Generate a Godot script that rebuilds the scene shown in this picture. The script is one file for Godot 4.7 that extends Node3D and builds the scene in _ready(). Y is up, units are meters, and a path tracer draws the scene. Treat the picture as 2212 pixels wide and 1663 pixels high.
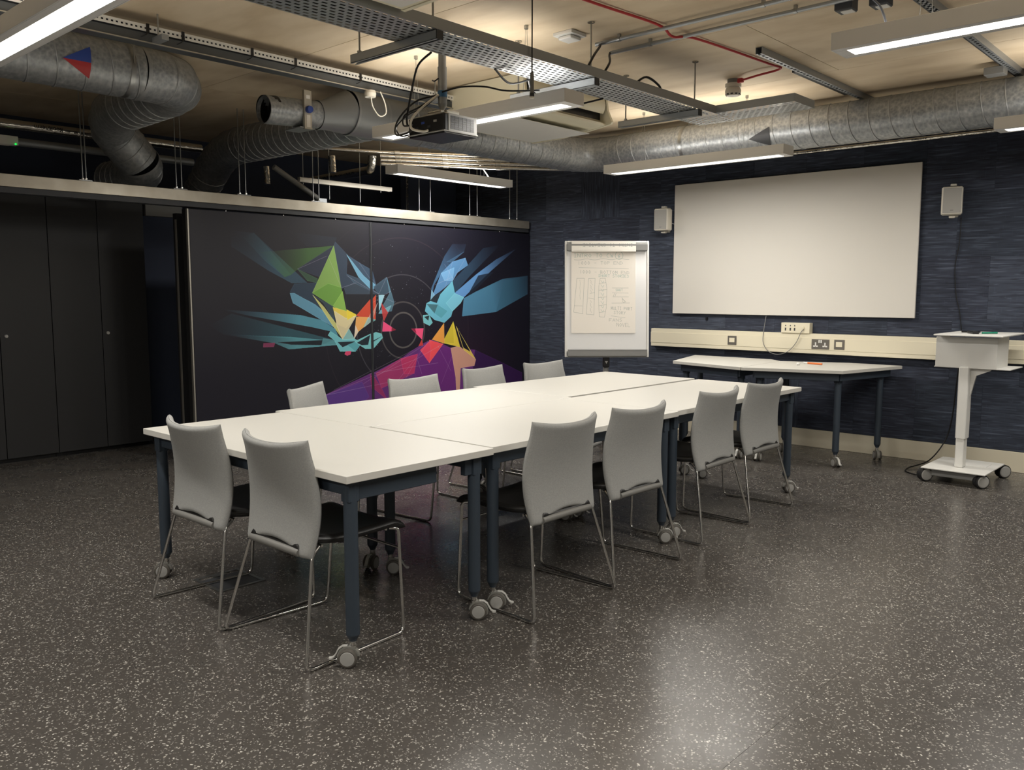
extends Node3D

# ---------------------------------------------------------------- mesh helper
class MB:
	var v := PackedVector3Array()
	var n := PackedVector3Array()
	var uv := PackedVector2Array()
	var ix := PackedInt32Array()

	func tri(a: Vector3, b: Vector3, c: Vector3, na: Vector3, nb: Vector3, nc: Vector3, ua := Vector2.ZERO, ub := Vector2.ZERO, uc := Vector2.ZERO) -> void:
		var g := (b - a).cross(c - a)
		var k := v.size()
		if g.dot(na + nb + nc) > 0.0:
			v.append_array([a, c, b]); n.append_array([na, nc, nb]); uv.append_array([ua, uc, ub])
		else:
			v.append_array([a, b, c]); n.append_array([na, nb, nc]); uv.append_array([ua, ub, uc])
		ix.append_array([k, k + 1, k + 2])

	func quad(a: Vector3, b: Vector3, c: Vector3, d: Vector3, nn: Vector3, ua := Vector2(0, 0), ub := Vector2(1, 0), uc := Vector2(1, 1), ud := Vector2(0, 1)) -> void:
		tri(a, b, c, nn, nn, nn, ua, ub, uc)
		tri(a, c, d, nn, nn, nn, ua, uc, ud)

	func squad(a: Vector3, b: Vector3, c: Vector3, d: Vector3, na: Vector3, nb: Vector3, nc: Vector3, nd: Vector3) -> void:
		tri(a, b, c, na, nb, nc)
		tri(a, c, d, na, nc, nd)

	func box(c: Vector3, s: Vector3, bev := 0.0, bs := Basis.IDENTITY) -> void:
		var h := s * 0.5
		var b := minf(bev, minf(h.x, minf(h.y, h.z)) * 0.95)
		var ax := [Vector3.RIGHT, Vector3.UP, Vector3.BACK]
		for i in 3:
			var j := (i + 1) % 3
			var k := (i + 2) % 3
			for sg in [-1.0, 1.0]:
				var o: Vector3 = ax[i] * h[i] * sg
				var p: Vector3 = ax[j] * (h[j] - b)
				var q: Vector3 = ax[k] * (h[k] - b)
				quad(c + bs * (o - p - q), c + bs * (o + p - q), c + bs * (o + p + q), c + bs * (o - p + q), bs * (ax[i] * sg))
		if b <= 0.0:
			return
		for i in 3:
			var j := (i + 1) % 3
			var k := (i + 2) % 3
			for sj in [-1.0, 1.0]:
				for sk in [-1.0, 1.0]:
					var l: Vector3 = ax[i] * (h[i] - b)
					var e1: Vector3 = ax[j] * h[j] * sj + ax[k] * (h[k] - b) * sk
					var e2: Vector3 = ax[j] * (h[j] - b) * sj + ax[k] * h[k] * sk
					var m1: Vector3 = bs * (ax[j] * sj)
					var m2: Vector3 = bs * (ax[k] * sk)
					squad(c + bs * (e1 - l), c + bs * (e1 + l), c + bs * (e2 + l), c + bs * (e2 - l), m1, m1, m2, m2)
		for sx in [-1.0, 1.0]:
			for sy in [-1.0, 1.0]:
				for sz in [-1.0, 1.0]:
					var g := Vector3(sx, sy, sz)
					var a := Vector3(h.x, h.y - b, h.z - b) * g
					var d := Vector3(h.x - b, h.y, h.z - b) * g
					var e := Vector3(h.x - b, h.y - b, h.z) * g
					tri(c + bs * a, c + bs * d, c + bs * e, bs * Vector3(sx, 0, 0), bs * Vector3(0, sy, 0), bs * Vector3(0, 0, sz))

	# a round tube along points, radius constant or one for each point
	func tube(p: Array, r: float, seg := 8, caps := true, radii := []) -> void:
		var m := p.size()
		var tang := []
		for i in m:
			var t: Vector3 = p[mini(i + 1, m - 1)] - p[maxi(i - 1, 0)]
			tang.append(t.normalized())
		var t0: Vector3 = tang[0]
		var u := (Vector3.UP if absf(t0.y) < 0.9 else Vector3.RIGHT).cross(t0).normalized()
		var rings := []
		var nrm := []
		for i in m:
			var t: Vector3 = tang[i]
			u = (u - t * u.dot(t)).normalized()
			var w := t.cross(u)
			var rr: float = radii[i] if radii.size() else r
			var ring := []
			var nr := []
			for k in seg:
				var a := TAU * k / seg
				var d := u * cos(a) + w * sin(a)
				ring.append(p[i] + d * rr)
				nr.append(d)
			rings.append(ring)
			nrm.append(nr)
		for i in m - 1:
			for k in seg:
				var k2 := (k + 1) % seg
				squad(rings[i][k], rings[i][k2], rings[i + 1][k2], rings[i + 1][k], nrm[i][k], nrm[i][k2], nrm[i + 1][k2], nrm[i + 1][k])
		if caps:
			for e in [0, m - 1]:
				var nn: Vector3 = tang[e] * (-1.0 if e == 0 else 1.0)
				for k in seg:
					tri(p[e], rings[e][k], rings[e][(k + 1) % seg], nn, nn, nn)

	# profile of (radius, height) turned round the y axis of xf
	func lathe(prof: Array, xf := Transform3D.IDENTITY, seg := 20) -> void:
		for i in prof.size() - 1:
			var a: Vector2 = prof[i]
			var b: Vector2 = prof[i + 1]
			if a.is_equal_approx(b):
				continue
			var t := (b - a).normalized()
			for k in seg:
				var c0 := Vector2(cos(TAU * k / seg), sin(TAU * k / seg))
				var c1 := Vector2(cos(TAU * (k + 1) / seg), sin(TAU * (k + 1) / seg))
				var n0 := xf.basis * Vector3(c0.x * t.y, -t.x, c0.y * t.y)
				var n1 := xf.basis * Vector3(c1.x * t.y, -t.x, c1.y * t.y)
				var p00 := xf * Vector3(c0.x * a.x, a.y, c0.y * a.x)
				var p01 := xf * Vector3(c1.x * a.x, a.y, c1.y * a.x)
				var p10 := xf * Vector3(c0.x * b.x, b.y, c0.y * b.x)
				var p11 := xf * Vector3(c1.x * b.x, b.y, c1.y * b.x)
				if a.x > 1e-6:
					tri(p00, p01, p11, n0, n1, n1)
				if b.x > 1e-6:
					tri(p00, p11, p10, n0, n1, n0)

	# flat polygon (x, z) from y0 to y1 through xf
	func prism(poly: Array, y0: float, y1: float, xf := Transform3D.IDENTITY, bev := 0.0) -> void:
		var pp := PackedVector2Array(poly)
		var ins := pp
		if bev > 0.0:
			var off := Geometry2D.offset_polygon(pp, -bev, Geometry2D.JOIN_MITER)
			if off.size() and off[0].size() == pp.size():
				# match start index
				var best := 0
				for i in pp.size():
					if off[0][i].distance_to(pp[0]) < off[0][best].distance_to(pp[0]):
						best = i
				ins = PackedVector2Array()
				var rev: bool = Geometry2D.is_polygon_clockwise(pp) != Geometry2D.is_polygon_clockwise(off[0])
				for i in pp.size():
					ins.append(off[0][posmod(best - i if rev else best + i, pp.size())])
			else:
				bev = 0.0
		var tris := Geometry2D.triangulate_polygon(ins)
		for i in range(0, tris.size(), 3):
			for top in [false, true]:
				var y := y1 if top else y0
				var nn := xf.basis * (Vector3.UP if top else Vector3.DOWN)
				var q := []
				for j in 3:
					q.append(xf * Vector3(ins[tris[i + j]].x, y, ins[tris[i + j]].y))
				tri(q[0], q[1], q[2], nn, nn, nn)
		var cw := Geometry2D.is_polygon_clockwise(pp)
		for i in pp.size():
			var a := pp[i]
			var b := pp[(i + 1) % pp.size()]
			var ai := ins[i]
			var bi := ins[(i + 1) % pp.size()]
			var d := (b - a).normalized()
			var o := Vector2(d.y, -d.x) * (-1.0 if cw else 1.0)
			var nn := xf.basis * Vector3(o.x, 0, o.y)
			quad(xf * Vector3(a.x, y0 + bev, a.y), xf * Vector3(b.x, y0 + bev, b.y), xf * Vector3(b.x, y1 - bev, b.y), xf * Vector3(a.x, y1 - bev, a.y), nn)
			if bev > 0.0:
				var up := xf.basis * Vector3.UP
				squad(xf * Vector3(a.x, y1 - bev, a.y), xf * Vector3(b.x, y1 - bev, b.y), xf * Vector3(bi.x, y1, bi.y), xf * Vector3(ai.x, y1, ai.y), nn, nn, up, up)
				squad(xf * Vector3(a.x, y0 + bev, a.y), xf * Vector3(b.x, y0 + bev, b.y), xf * Vector3(bi.x, y0, bi.y), xf * Vector3(ai.x, y0, ai.y), nn, nn, -up, -up)

	# closed cushion round a middle surface: mid(s, t), s and t in -1..1, half thickness half(s, t)
	func cushion(mid: Callable, half: Callable, nu: int, nv: int) -> void:
		var P := []
		var N := []
		var Hh := []
		for i in nu + 1:
			var rp := []
			var rn := []
			var rh := []
			for j in nv + 1:
				var s := sin(PI * 0.5 * (2.0 * i / nu - 1.0))
				var t := sin(PI * 0.5 * (2.0 * j / nv - 1.0))
				var e := 0.004
				var p: Vector3 = mid.call(s, t)
				var ds: Vector3 = mid.call(minf(s + e, 1), t) - mid.call(maxf(s - e, -1), t)
				var dt: Vector3 = mid.call(s, minf(t + e, 1)) - mid.call(s, maxf(t - e, -1))
				rp.append(p)
				rn.append(ds.cross(dt).normalized())
				rh.append(half.call(s, t))
			P.append(rp); N.append(rn); Hh.append(rh)
		for side in [-1.0, 1.0]:
			var Q := []
			for i in nu + 1:
				var r := []
				for j in nv + 1:
					r.append(P[i][j] + N[i][j] * Hh[i][j] * side)
				Q.append(r)
			var M := []
			for i in nu + 1:
				var r := []
				for j in nv + 1:
					var a: Vector3 = Q[mini(i + 1, nu)][j] - Q[maxi(i - 1, 0)][j]
					var b: Vector3 = Q[i][mini(j + 1, nv)] - Q[i][maxi(j - 1, 0)]
					r.append((a.cross(b) * side).normalized())
				M.append(r)
			for i in nu:
				for j in nv:
					squad(Q[i][j], Q[i + 1][j], Q[i + 1][j + 1], Q[i][j + 1], M[i][j], M[i + 1][j], M[i + 1][j + 1], M[i][j + 1])

	func add_to(m: ArrayMesh, mat: Material) -> ArrayMesh:
		var a := []
		a.resize(Mesh.ARRAY_MAX)
		a[Mesh.ARRAY_VERTEX] = v
		a[Mesh.ARRAY_NORMAL] = n
		a[Mesh.ARRAY_TEX_UV] = uv
		a[Mesh.ARRAY_INDEX] = ix
		m.add_surface_from_arrays(Mesh.PRIMITIVE_TRIANGLES, a)
		m.surface_set_material(m.get_surface_count() - 1, mat)
		return m

	func done(mat: Material) -> ArrayMesh:
		return add_to(ArrayMesh.new(), mat)


# ---------------------------------------------------------------- scene helpers
var taken := {}
var M := {}
var rng := RandomNumberGenerator.new()

func numbered(called: String) -> String:
	var k: int = taken.get(called, 0)
	taken[called] = k + 1
	return called if k == 0 else "%s_%03d" % [called, k]

func tag(o: Node3D, label: String, category: String, group := "") -> void:
	if label: o.set_meta("label", label)
	if category: o.set_meta("category", category)
	if group: o.set_meta("group", group)

func thing(called: String, label: String, category: String, at := Vector3.ZERO, turn := 0.0, group := "") -> Node3D:
	var o := Node3D.new()
	o.name = numbered(called)
	add_child(o)
	o.position = at
	o.rotation.y = turn
	tag(o, label, category, group)
	return o

func part(called: String, m: Mesh, parent: Node3D, label := "") -> MeshInstance3D:
	var o := MeshInstance3D.new()
	o.name = called
	o.mesh = m
	o.cast_shadow = GeometryInstance3D.SHADOW_CASTING_SETTING_ON
	parent.add_child(o, true)
	if label: o.set_meta("label", label)
	return o

func single(called: String, m: Mesh, label: String, category: String, group := "") -> MeshInstance3D:
	var o := MeshInstance3D.new()
	o.name = numbered(called)
	o.mesh = m
	add_child(o)
	tag(o, label, category, group)
	return o

func structure(called: String, m: Mesh = null) -> Node3D:
	var o: Node3D = MeshInstance3D.new() if m else Node3D.new()
	o.name = called
	if m: (o as MeshInstance3D).mesh = m
	o.set_meta("kind", "structure")
	add_child(o)
	return o

func boxm(c: Vector3, s: Vector3, mat: Material, bev := 0.0, bs := Basis.IDENTITY) -> ArrayMesh:
	var b := MB.new()
	b.box(c, s, bev, bs)
	return b.done(mat)

func tubem(p: Array, r: float, mat: Material, seg := 8) -> ArrayMesh:
	var b := MB.new()
	b.tube(p, r, seg)
	return b.done(mat)

# round the corners of a polyline
func fillet(p: Array, r: float, steps := 5) -> Array:
	var out := [p[0]]
	for i in range(1, p.size() - 1):
		var a: Vector3 = (p[i - 1] - p[i])
		var b: Vector3 = (p[i + 1] - p[i])
		var d := minf(r, minf(a.length(), b.length()) * 0.49)
		var p0: Vector3 = p[i] + a.normalized() * d
		var p1: Vector3 = p[i] + b.normalized() * d
		for k in steps + 1:
			var t := float(k) / steps
			out.append(p0 * (1 - t) * (1 - t) + p[i] * 2 * t * (1 - t) + p1 * t * t)
	out.append(p[-1])
	return out

func curve(p: Array, steps := 6) -> Array:
	var out := []
	for i in p.size() - 1:
		var a: Vector3 = p[maxi(i - 1, 0)]
		var d: Vector3 = p[mini(i + 2, p.size() - 1)]
		for k in steps:
			out.append((p[i] as Vector3).cubic_interpolate(p[i + 1], a, d, float(k) / steps))
	out.append(p[-1])
	return out

func mat(c: Color, rough := 0.6, metal := 0.0) -> StandardMaterial3D:
	var m := StandardMaterial3D.new()
	m.albedo_color = c
	m.roughness = rough
	m.metallic = metal
	return m

func rgb(r: int, g: int, b: int) -> Color:
	return Color8(r, g, b)

func noise_tex(type: int, freq: float, ramp: Array, size := 512, octaves := 3, sd := 1) -> NoiseTexture2D:
	var f := FastNoiseLite.new()
	f.noise_type = type
	f.frequency = freq
	f.fractal_octaves = octaves
	f.seed = sd
	var t := NoiseTexture2D.new()
	t.width = size
	t.height = size
	t.seamless = true
	t.noise = f
	if ramp.size():
		var g := Gradient.new()
		var offs := PackedFloat32Array()
		var cols := PackedColorArray()
		for r in ramp:
			offs.append(r[0])
			cols.append(r[1])
		g.offsets = offs
		g.colors = cols
		t.color_ramp = g
	return t

func tri_tex(m: StandardMaterial3D, t: Texture2D, per_metre: float, world := true) -> void:
	m.albedo_texture = t
	m.uv1_triplanar = true
	m.uv1_world_triplanar = world
	m.uv1_scale = Vector3.ONE * per_metre

# ---- pictures computed in a byte array
class Pic:
	var w: int
	var h: int
	var d: PackedByteArray

	func _init(ww: int, hh: int, c: Array) -> void:
		w = ww
		h = hh
		d = PackedByteArray()
		d.resize(w * h * 3)
		for i in w * h:
			d[i * 3] = c[0]; d[i * 3 + 1] = c[1]; d[i * 3 + 2] = c[2]

	func put(x: int, y: int, c: Array, a: float) -> void:
		if x < 0 or y < 0 or x >= w or y >= h:
			return
		var i := (y * w + x) * 3
		for k in 3:
			d[i + k] = int(clampf(lerpf(d[i + k], c[k], a), 0, 255))

	func wrap(x: int, y: int, c: Array, a: float) -> void:
		put(posmod(x, w), posmod(y, h), c, a)

	func poly(p: Array, c: Array, a: float, fade: Array) -> void:
		var m := p.size() / 2
		var y0 := h
		var y1 := 0
		var far := 1.0
		for i in m:
			y0 = mini(y0, p[i * 2 + 1])
			y1 = maxi(y1, p[i * 2 + 1])
			if fade.size():
				far = maxf(far, Vector2(p[i * 2] - fade[0], p[i * 2 + 1] - fade[1]).length())
		for y in range(maxi(y0, 0), mini(y1 + 1, h)):
			var xs := []
			for i in m:
				var ax: float = p[i * 2]
				var ay: float = p[i * 2 + 1]
				var bx: float = p[(i + 1) % m * 2]
				var by: float = p[(i + 1) % m * 2 + 1]
				if (ay <= y) != (by <= y):
					xs.append(ax + (y - ay) / (by - ay) * (bx - ax))
			xs.sort()
			for k in range(0, xs.size() - 1, 2):
				for x in range(int(xs[k]), int(xs[k + 1]) + 1):
					var aa := a
					if fade.size():
						aa *= clampf(Vector2(x - fade[0], y - fade[1]).length() / far * 1.6, 0.0, 1.0)
					put(x, y, c, aa)

	func dot(x: float, y: float, r: float, c: Array, a: float) -> void:
		for j in range(int(floor(y - r)), int(ceil(y + r)) + 1):
			for i in range(int(floor(x - r)), int(ceil(x + r)) + 1):
				var q := clampf(r + 0.5 - Vector2(i - x, j - y).length(), 0, 1)
				if q > 0:
					put(i, j, c, a * q)

	func line(x0: float, y0: float, x1: float, y1: float, r: float, c: Array, a: float) -> void:
		var n := int(maxf(absf(x1 - x0), absf(y1 - y0)) / maxf(r, 0.7)) + 1
		for k in n + 1:
			dot(lerpf(x0, x1, float(k) / n), lerpf(y0, y1, float(k) / n), r, c, a)

	func ring(cx: float, cy: float, r: float, wd: float, c: Array, a: float, a0 := 0.0, a1 := TAU) -> void:
		var n := int((a1 - a0) * r)
		for k in n:
			var g := a0 + (a1 - a0) * k / n
			dot(cx + cos(g) * r, cy + sin(g) * r, wd, c, a)

	func tex() -> ImageTexture:
		return ImageTexture.create_from_image(Image.create_from_data(w, h, false, Image.FORMAT_RGB8, d))

# ---------------------------------------------------------------- materials
func make_materials() -> void:
	M.white = mat(rgb(208, 206, 199), 0.42)                       # laminate of the table tops
	M.paint = mat(rgb(226, 225, 220), 0.5)                        # white powder coat
	M.lampbody = mat(rgb(238, 238, 237), 0.55)
	M.navy = mat(rgb(54, 64, 75), 0.48)                           # blue grey table legs
	M.black = mat(rgb(14, 14, 16), 0.45)
	M.rubber = mat(rgb(30, 30, 31), 0.7)
	M.chrome = mat(rgb(226, 225, 222), 0.2, 1.0)
	M.steel = mat(rgb(168, 170, 170), 0.36, 1.0)
	M.alu = mat(rgb(190, 186, 176), 0.42, 0.85)
	M.castergrey = mat(rgb(140, 139, 133), 0.5)
	M.tyre = mat(rgb(92, 88, 82), 0.6)
	M.hubgrey = mat(rgb(172, 171, 167), 0.5)
	M.brake = mat(rgb(208, 207, 202), 0.45)
	M.cream = mat(rgb(228, 220, 196), 0.5)
	M.skirting = mat(rgb(214, 206, 184), 0.5)
	M.acbody = mat(rgb(228, 222, 198), 0.45)
	M.paper = mat(rgb(235, 230, 222), 0.85)
	M.screen = mat(rgb(220, 216, 208), 0.8)
	M.speaker = mat(rgb(226, 221, 208), 0.5)
	M.grille = mat(rgb(172, 170, 165), 0.7)
	M.plate = mat(rgb(112, 108, 102), 0.4, 0.3)
	M.red = mat(rgb(186, 52, 56), 0.5)
	M.darkgrey = mat(rgb(58, 60, 64), 0.5)
	M.midgrey = mat(rgb(128, 128, 126), 0.5)
	M.cupboard = mat(rgb(36, 36, 37), 0.5)
	M.darkwall = mat(rgb(60, 68, 88), 0.8)
	M.blue = mat(rgb(52, 78, 158), 0.45)
	M.bluetape = mat(rgb(70, 120, 165), 0.5)
	M.wallpaint = mat(rgb(150, 148, 144), 0.8)
	M.weld = mat(rgb(104, 100, 92), 0.6)
	M.orange = mat(rgb(226, 122, 60), 0.5)
	M.green = mat(rgb(30, 132, 104), 0.5)
	M.glow = mat(rgb(255, 255, 255), 0.6)
	M.glow.emission_enabled = true
	M.glow.emission = Color(1.0, 0.97, 0.92)
	M.glow.emission_energy_multiplier = 3.0
	M.led = mat(rgb(20, 60, 30), 0.4)
	M.led.emission_enabled = true
	M.led.emission = Color(0.1, 1.0, 0.35)
	M.led.emission_energy_multiplier = 1.2

	# leather of the seats
	M.leather = mat(rgb(30, 29, 28), 0.42)
	M.leather.heightmap_enabled = true
	M.leather.heightmap_texture = noise_tex(FastNoiseLite.TYPE_CELLULAR, 0.06, [], 256, 2, 5)
	M.leather.heightmap_scale = 0.03
	M.leather.uv1_triplanar = true
	M.leather.uv1_scale = Vector3.ONE * 8.0

	# grey woven back shells
	M.shell = mat(Color.WHITE, 0.75)
	tri_tex(M.shell, noise_tex(FastNoiseLite.TYPE_VALUE, 0.35, [[0.0, rgb(142, 143, 141)], [1.0, rgb(168, 168, 165)]], 256, 2, 9), 5.0, false)

	# galvanised sheet with spangle
	M.galv = mat(Color.WHITE, 0.38, 0.5)
	tri_tex(M.galv, noise_tex(FastNoiseLite.TYPE_CELLULAR, 0.045, [[0.0, rgb(132, 137, 142)], [0.5, rgb(166, 170, 173)], [1.0, rgb(206, 208, 208)]], 512, 2, 3), 1.6)
	M.galv.roughness_texture = noise_tex(FastNoiseLite.TYPE_CELLULAR, 0.05, [[0.0, Color(0.7, 0.7, 0.7)], [1.0, Color(1, 1, 1)]], 512, 2, 4)
	M.galv.roughness = 0.5
	M.seam = mat(rgb(176, 179, 181), 0.4, 0.6)
	M.galvplain = mat(rgb(164, 168, 171), 0.42, 0.6)
	M.edge_sheen = mat(rgb(120, 119, 115), 0.5)  # grey that imitates light caught on the black leather edge
	M.darkgalv = mat(rgb(92, 96, 100), 0.45, 0.5)
	M.beam = mat(Color.WHITE, 0.4, 0.7)
	tri_tex(M.beam, noise_tex(FastNoiseLite.TYPE_SIMPLEX, 0.01, [[0.0, rgb(178, 170, 154)], [1.0, rgb(214, 208, 194)]], 512, 4, 12), 0.5)

	# foil on the pipes, crumpled
	M.foil = mat(rgb(206, 202, 194), 0.22, 1.0)
	M.foil.heightmap_enabled = true
	M.foil.heightmap_texture = noise_tex(FastNoiseLite.TYPE_CELLULAR, 0.02, [], 512, 3, 8)
	M.foil.heightmap_scale = 0.6
	M.foil.uv1_triplanar = true
	M.foil.uv1_world_triplanar = true
	M.foil.uv1_scale = Vector3.ONE * 1.5

	# board-marked concrete ceiling, warm
	var warm := []
	for k in 3:
		var m := mat(Color.WHITE, 0.7)
		var t: Array = [[rgb(204, 183, 152), rgb(227, 209, 181)], [rgb(208, 188, 157), rgb(230, 213, 186)], [rgb(200, 180, 150), rgb(223, 206, 178)]][k]
		tri_tex(m, noise_tex(FastNoiseLite.TYPE_SIMPLEX, 0.008, [[0.0, t[0]], [0.5, t[0].lerp(t[1], 0.6)], [1.0, t[1]]], 512, 5, 20 + k), 0.42)
		m.uv1_scale = Vector3(0.3, 0.3, 0.75)
		warm.append(m)
	M.ceil = warm
	M.joint = mat(rgb(150, 134, 110), 0.9)

	# speckled sheet floor: dark ground, pale and grey chips
	rng.seed = 77
	var S := 1536
	var p := Pic.new(S, S, [80, 76, 72])
	for k in 5200:                                                 # soft darker and browner flecks in the ground
		var c: Array = [[54, 51, 49], [98, 94, 90], [86, 82, 78]][rng.randi() % 3]
		_chip(p, rng.randf() * S, rng.randf() * S, rng.randf_range(2.0, 5.0), rng.randf_range(1.0, 2.5), rng.randf() * PI, c, 0.7)
	for k in 15500:
		var big := rng.randf()
		var l := rng.randf_range(1.0, 2.4) if big < 0.62 else rng.randf_range(2.4, 5.6)
		var g := rng.randi_range(140, 228) if big < 0.78 else rng.randi_range(212, 250)
		_chip(p, rng.randf() * S, rng.randf() * S, l, rng.randf_range(0.8, 1.9) + l * 0.16, rng.randf() * PI, [g, int(g * 0.985), int(g * 0.945)], rng.randf_range(0.5, 0.88))
	M.floor = mat(Color.WHITE, 0.31)
	M.floor.albedo_texture = p.tex()
	M.floor.metallic_specular = 0.5
	M.floor.roughness_texture = noise_tex(FastNoiseLite.TYPE_SIMPLEX, 0.01, [[0.0, Color(0.8, 0.8, 0.8)], [1.0, Color(1, 1, 1)]], 512, 4, 31)

	# carpet on the wall: streaked navy, four tones
	rng.seed = 5
	M.carpet = []
	for k in 4:
		var base: Array = [[55, 61, 75], [49, 55, 68], [61, 67, 81], [52, 57, 71]][k]
		var q := Pic.new(256, 256, base)
		for j in 420:
			var y := rng.randi() % 256
			var x := rng.randi() % 256
			var l := rng.randi_range(14, 110)
			var up := rng.randf()
			var c := [base[0] + 44, base[1] + 47, base[2] + 50] if up < 0.5 else [base[0] * 0.55, base[1] * 0.55, base[2] * 0.58]
			var a := rng.randf_range(0.12, 0.5)
			for th in rng.randi_range(1, 4):
				for i in l:
					q.wrap(x + i, y + th, c, a * sin(PI * (i + 0.5) / l))
		for j in 60:                                               # a few tufts that run the other way
			var x := rng.randi() % 256
			var y := rng.randi() % 256
			for i in rng.randi_range(6, 22):
				q.wrap(x, y + i, [base[0] + 22, base[1] + 25, base[2] + 30], 0.3)
		var m := mat(Color.WHITE, 0.95)
		m.albedo_texture = q.tex()
		M.carpet.append(m)

func _chip(p: Pic, x: float, y: float, l: float, w: float, a: float, c: Array, o: float) -> void:
	var ca := cos(a)
	var sa := sin(a)
	var r := int(ceil(l)) + 1
	for j in range(-r, r + 1):
		for i in range(-r, r + 1):
			var u := (i * ca + j * sa) / l
			var v := (-i * sa + j * ca) / w
			var d := u * u + v * v
			if d < 1.2:
				p.wrap(int(x) + i, int(y) + j, c, o * clampf((1.2 - d) * 2.5, 0, 1))

# ---------------------------------------------------------------- lamps
const GLOWS := 2.6
func lamp(called_label: String, at: Vector3, length: float, along_z := false, wires := true, cable := 0) -> void:
	# at: middle of the lower face
	var t := thing("linear_light", called_label, "ceiling light", at, PI / 2 if along_z else 0.0, "white linear pendant lights")
	var b := MB.new()
	var wd := 0.17
	var hh := 0.072
	# open tray: four sides, flanges round the diffuser below and the slot above
	b.box(Vector3(0, hh / 2, wd / 2 - 0.003), Vector3(length, hh, 0.006), 0.001)
	b.box(Vector3(0, hh / 2, -wd / 2 + 0.003), Vector3(length, hh, 0.006), 0.001)
	for s in [-1, 1]:
		b.box(Vector3(s * (length / 2 - 0.003), hh / 2, 0), Vector3(0.006, hh, wd - 0.012), 0.001)
		b.box(Vector3(0, 0.003, s * (wd / 2 - 0.022)), Vector3(length - 0.012, 0.006, 0.032), 0.001)
		b.box(Vector3(0, hh - 0.003, s * (wd / 2 - 0.022)), Vector3(length - 0.012, 0.006, 0.032), 0.001)
		b.box(Vector3(s * (length / 2 - 0.03), 0.003, 0), Vector3(0.05, 0.006, wd - 0.08), 0.001)
		b.box(Vector3(s * (length / 2 - 0.03), hh - 0.003, 0), Vector3(0.05, 0.006, wd - 0.08), 0.001)
	part("housing", b.done(M.lampbody), t)
	var w2 := wd - 0.076
	part("diffuser", boxm(Vector3(0, 0.006, 0), Vector3(length - 0.11, 0.004, w2), M.glow, 0.001), t, "glowing white diffuser")
	part("upper_diffuser", boxm(Vector3(0, hh - 0.006, 0), Vector3(length - 0.11, 0.004, w2), M.glow, 0.001), t)
	for up in [false, true]:
		var l := AreaLight3D.new()
		l.name = "lamp_glow_up" if up else "lamp_glow"
		l.area_size = Vector2(length - 0.12, w2 - 0.004)
		l.light_color = Color(1.0, 0.985, 0.957)
		l.light_energy = UP_ENERGY if up else DOWN_ENERGY
		l.shadow_enabled = true
		l.set("area_range", 14.0)
		t.add_child(l)
		l.position = Vector3(0, hh - 0.002 if up else 0.002, 0)
		l.rotation.x = PI / 2 if up else -PI / 2
	if wires:
		for s in [-1, 1]:
			var x: float = s * (length / 2 - 0.35)
			var w := MB.new()
			for k in [-1, 1]:
				w.tube([Vector3(x + k * 0.025, hh, 0), Vector3(x + k * 0.004, CEIL - at.y - 0.012, 0)], 0.0012, 5)
			w.lathe([Vector2(0, CEIL - at.y - 0.02), Vector2(0.012, CEIL - at.y - 0.02), Vector2(0.012, CEIL - at.y)], Transform3D(Basis.IDENTITY, Vector3(x, 0, 0)), 8)
			part("suspension_wire", w.done(M.steel), t)
	if cable == 1:
		part("power_cable", tubem(curve([Vector3(-length / 2 + 0.2, hh, 0), Vector3(-length / 2 + 0.17, 0.16, 0), Vector3(-length / 2 + 0.1, 0.26, 0), Vector3(-length / 2 + 0.07, CEIL - at.y, 0.02)]), 0.005, M.darkgrey, 6), t)
	elif cable == 2:
		part("power_cable", tubem(curve([Vector3(length / 2 - 0.25, hh, 0), Vector3(length / 2 - 0.32, 0.14, 0), Vector3(length / 2 - 0.45, 0.3, -0.05), Vector3(length / 2 - 0.5, CEIL - at.y, -0.1)]), 0.006, M.paint, 6), t)

const CEIL := 2.88
const DOWN_ENERGY := 3.0
const UP_ENERGY := 0.55

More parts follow.
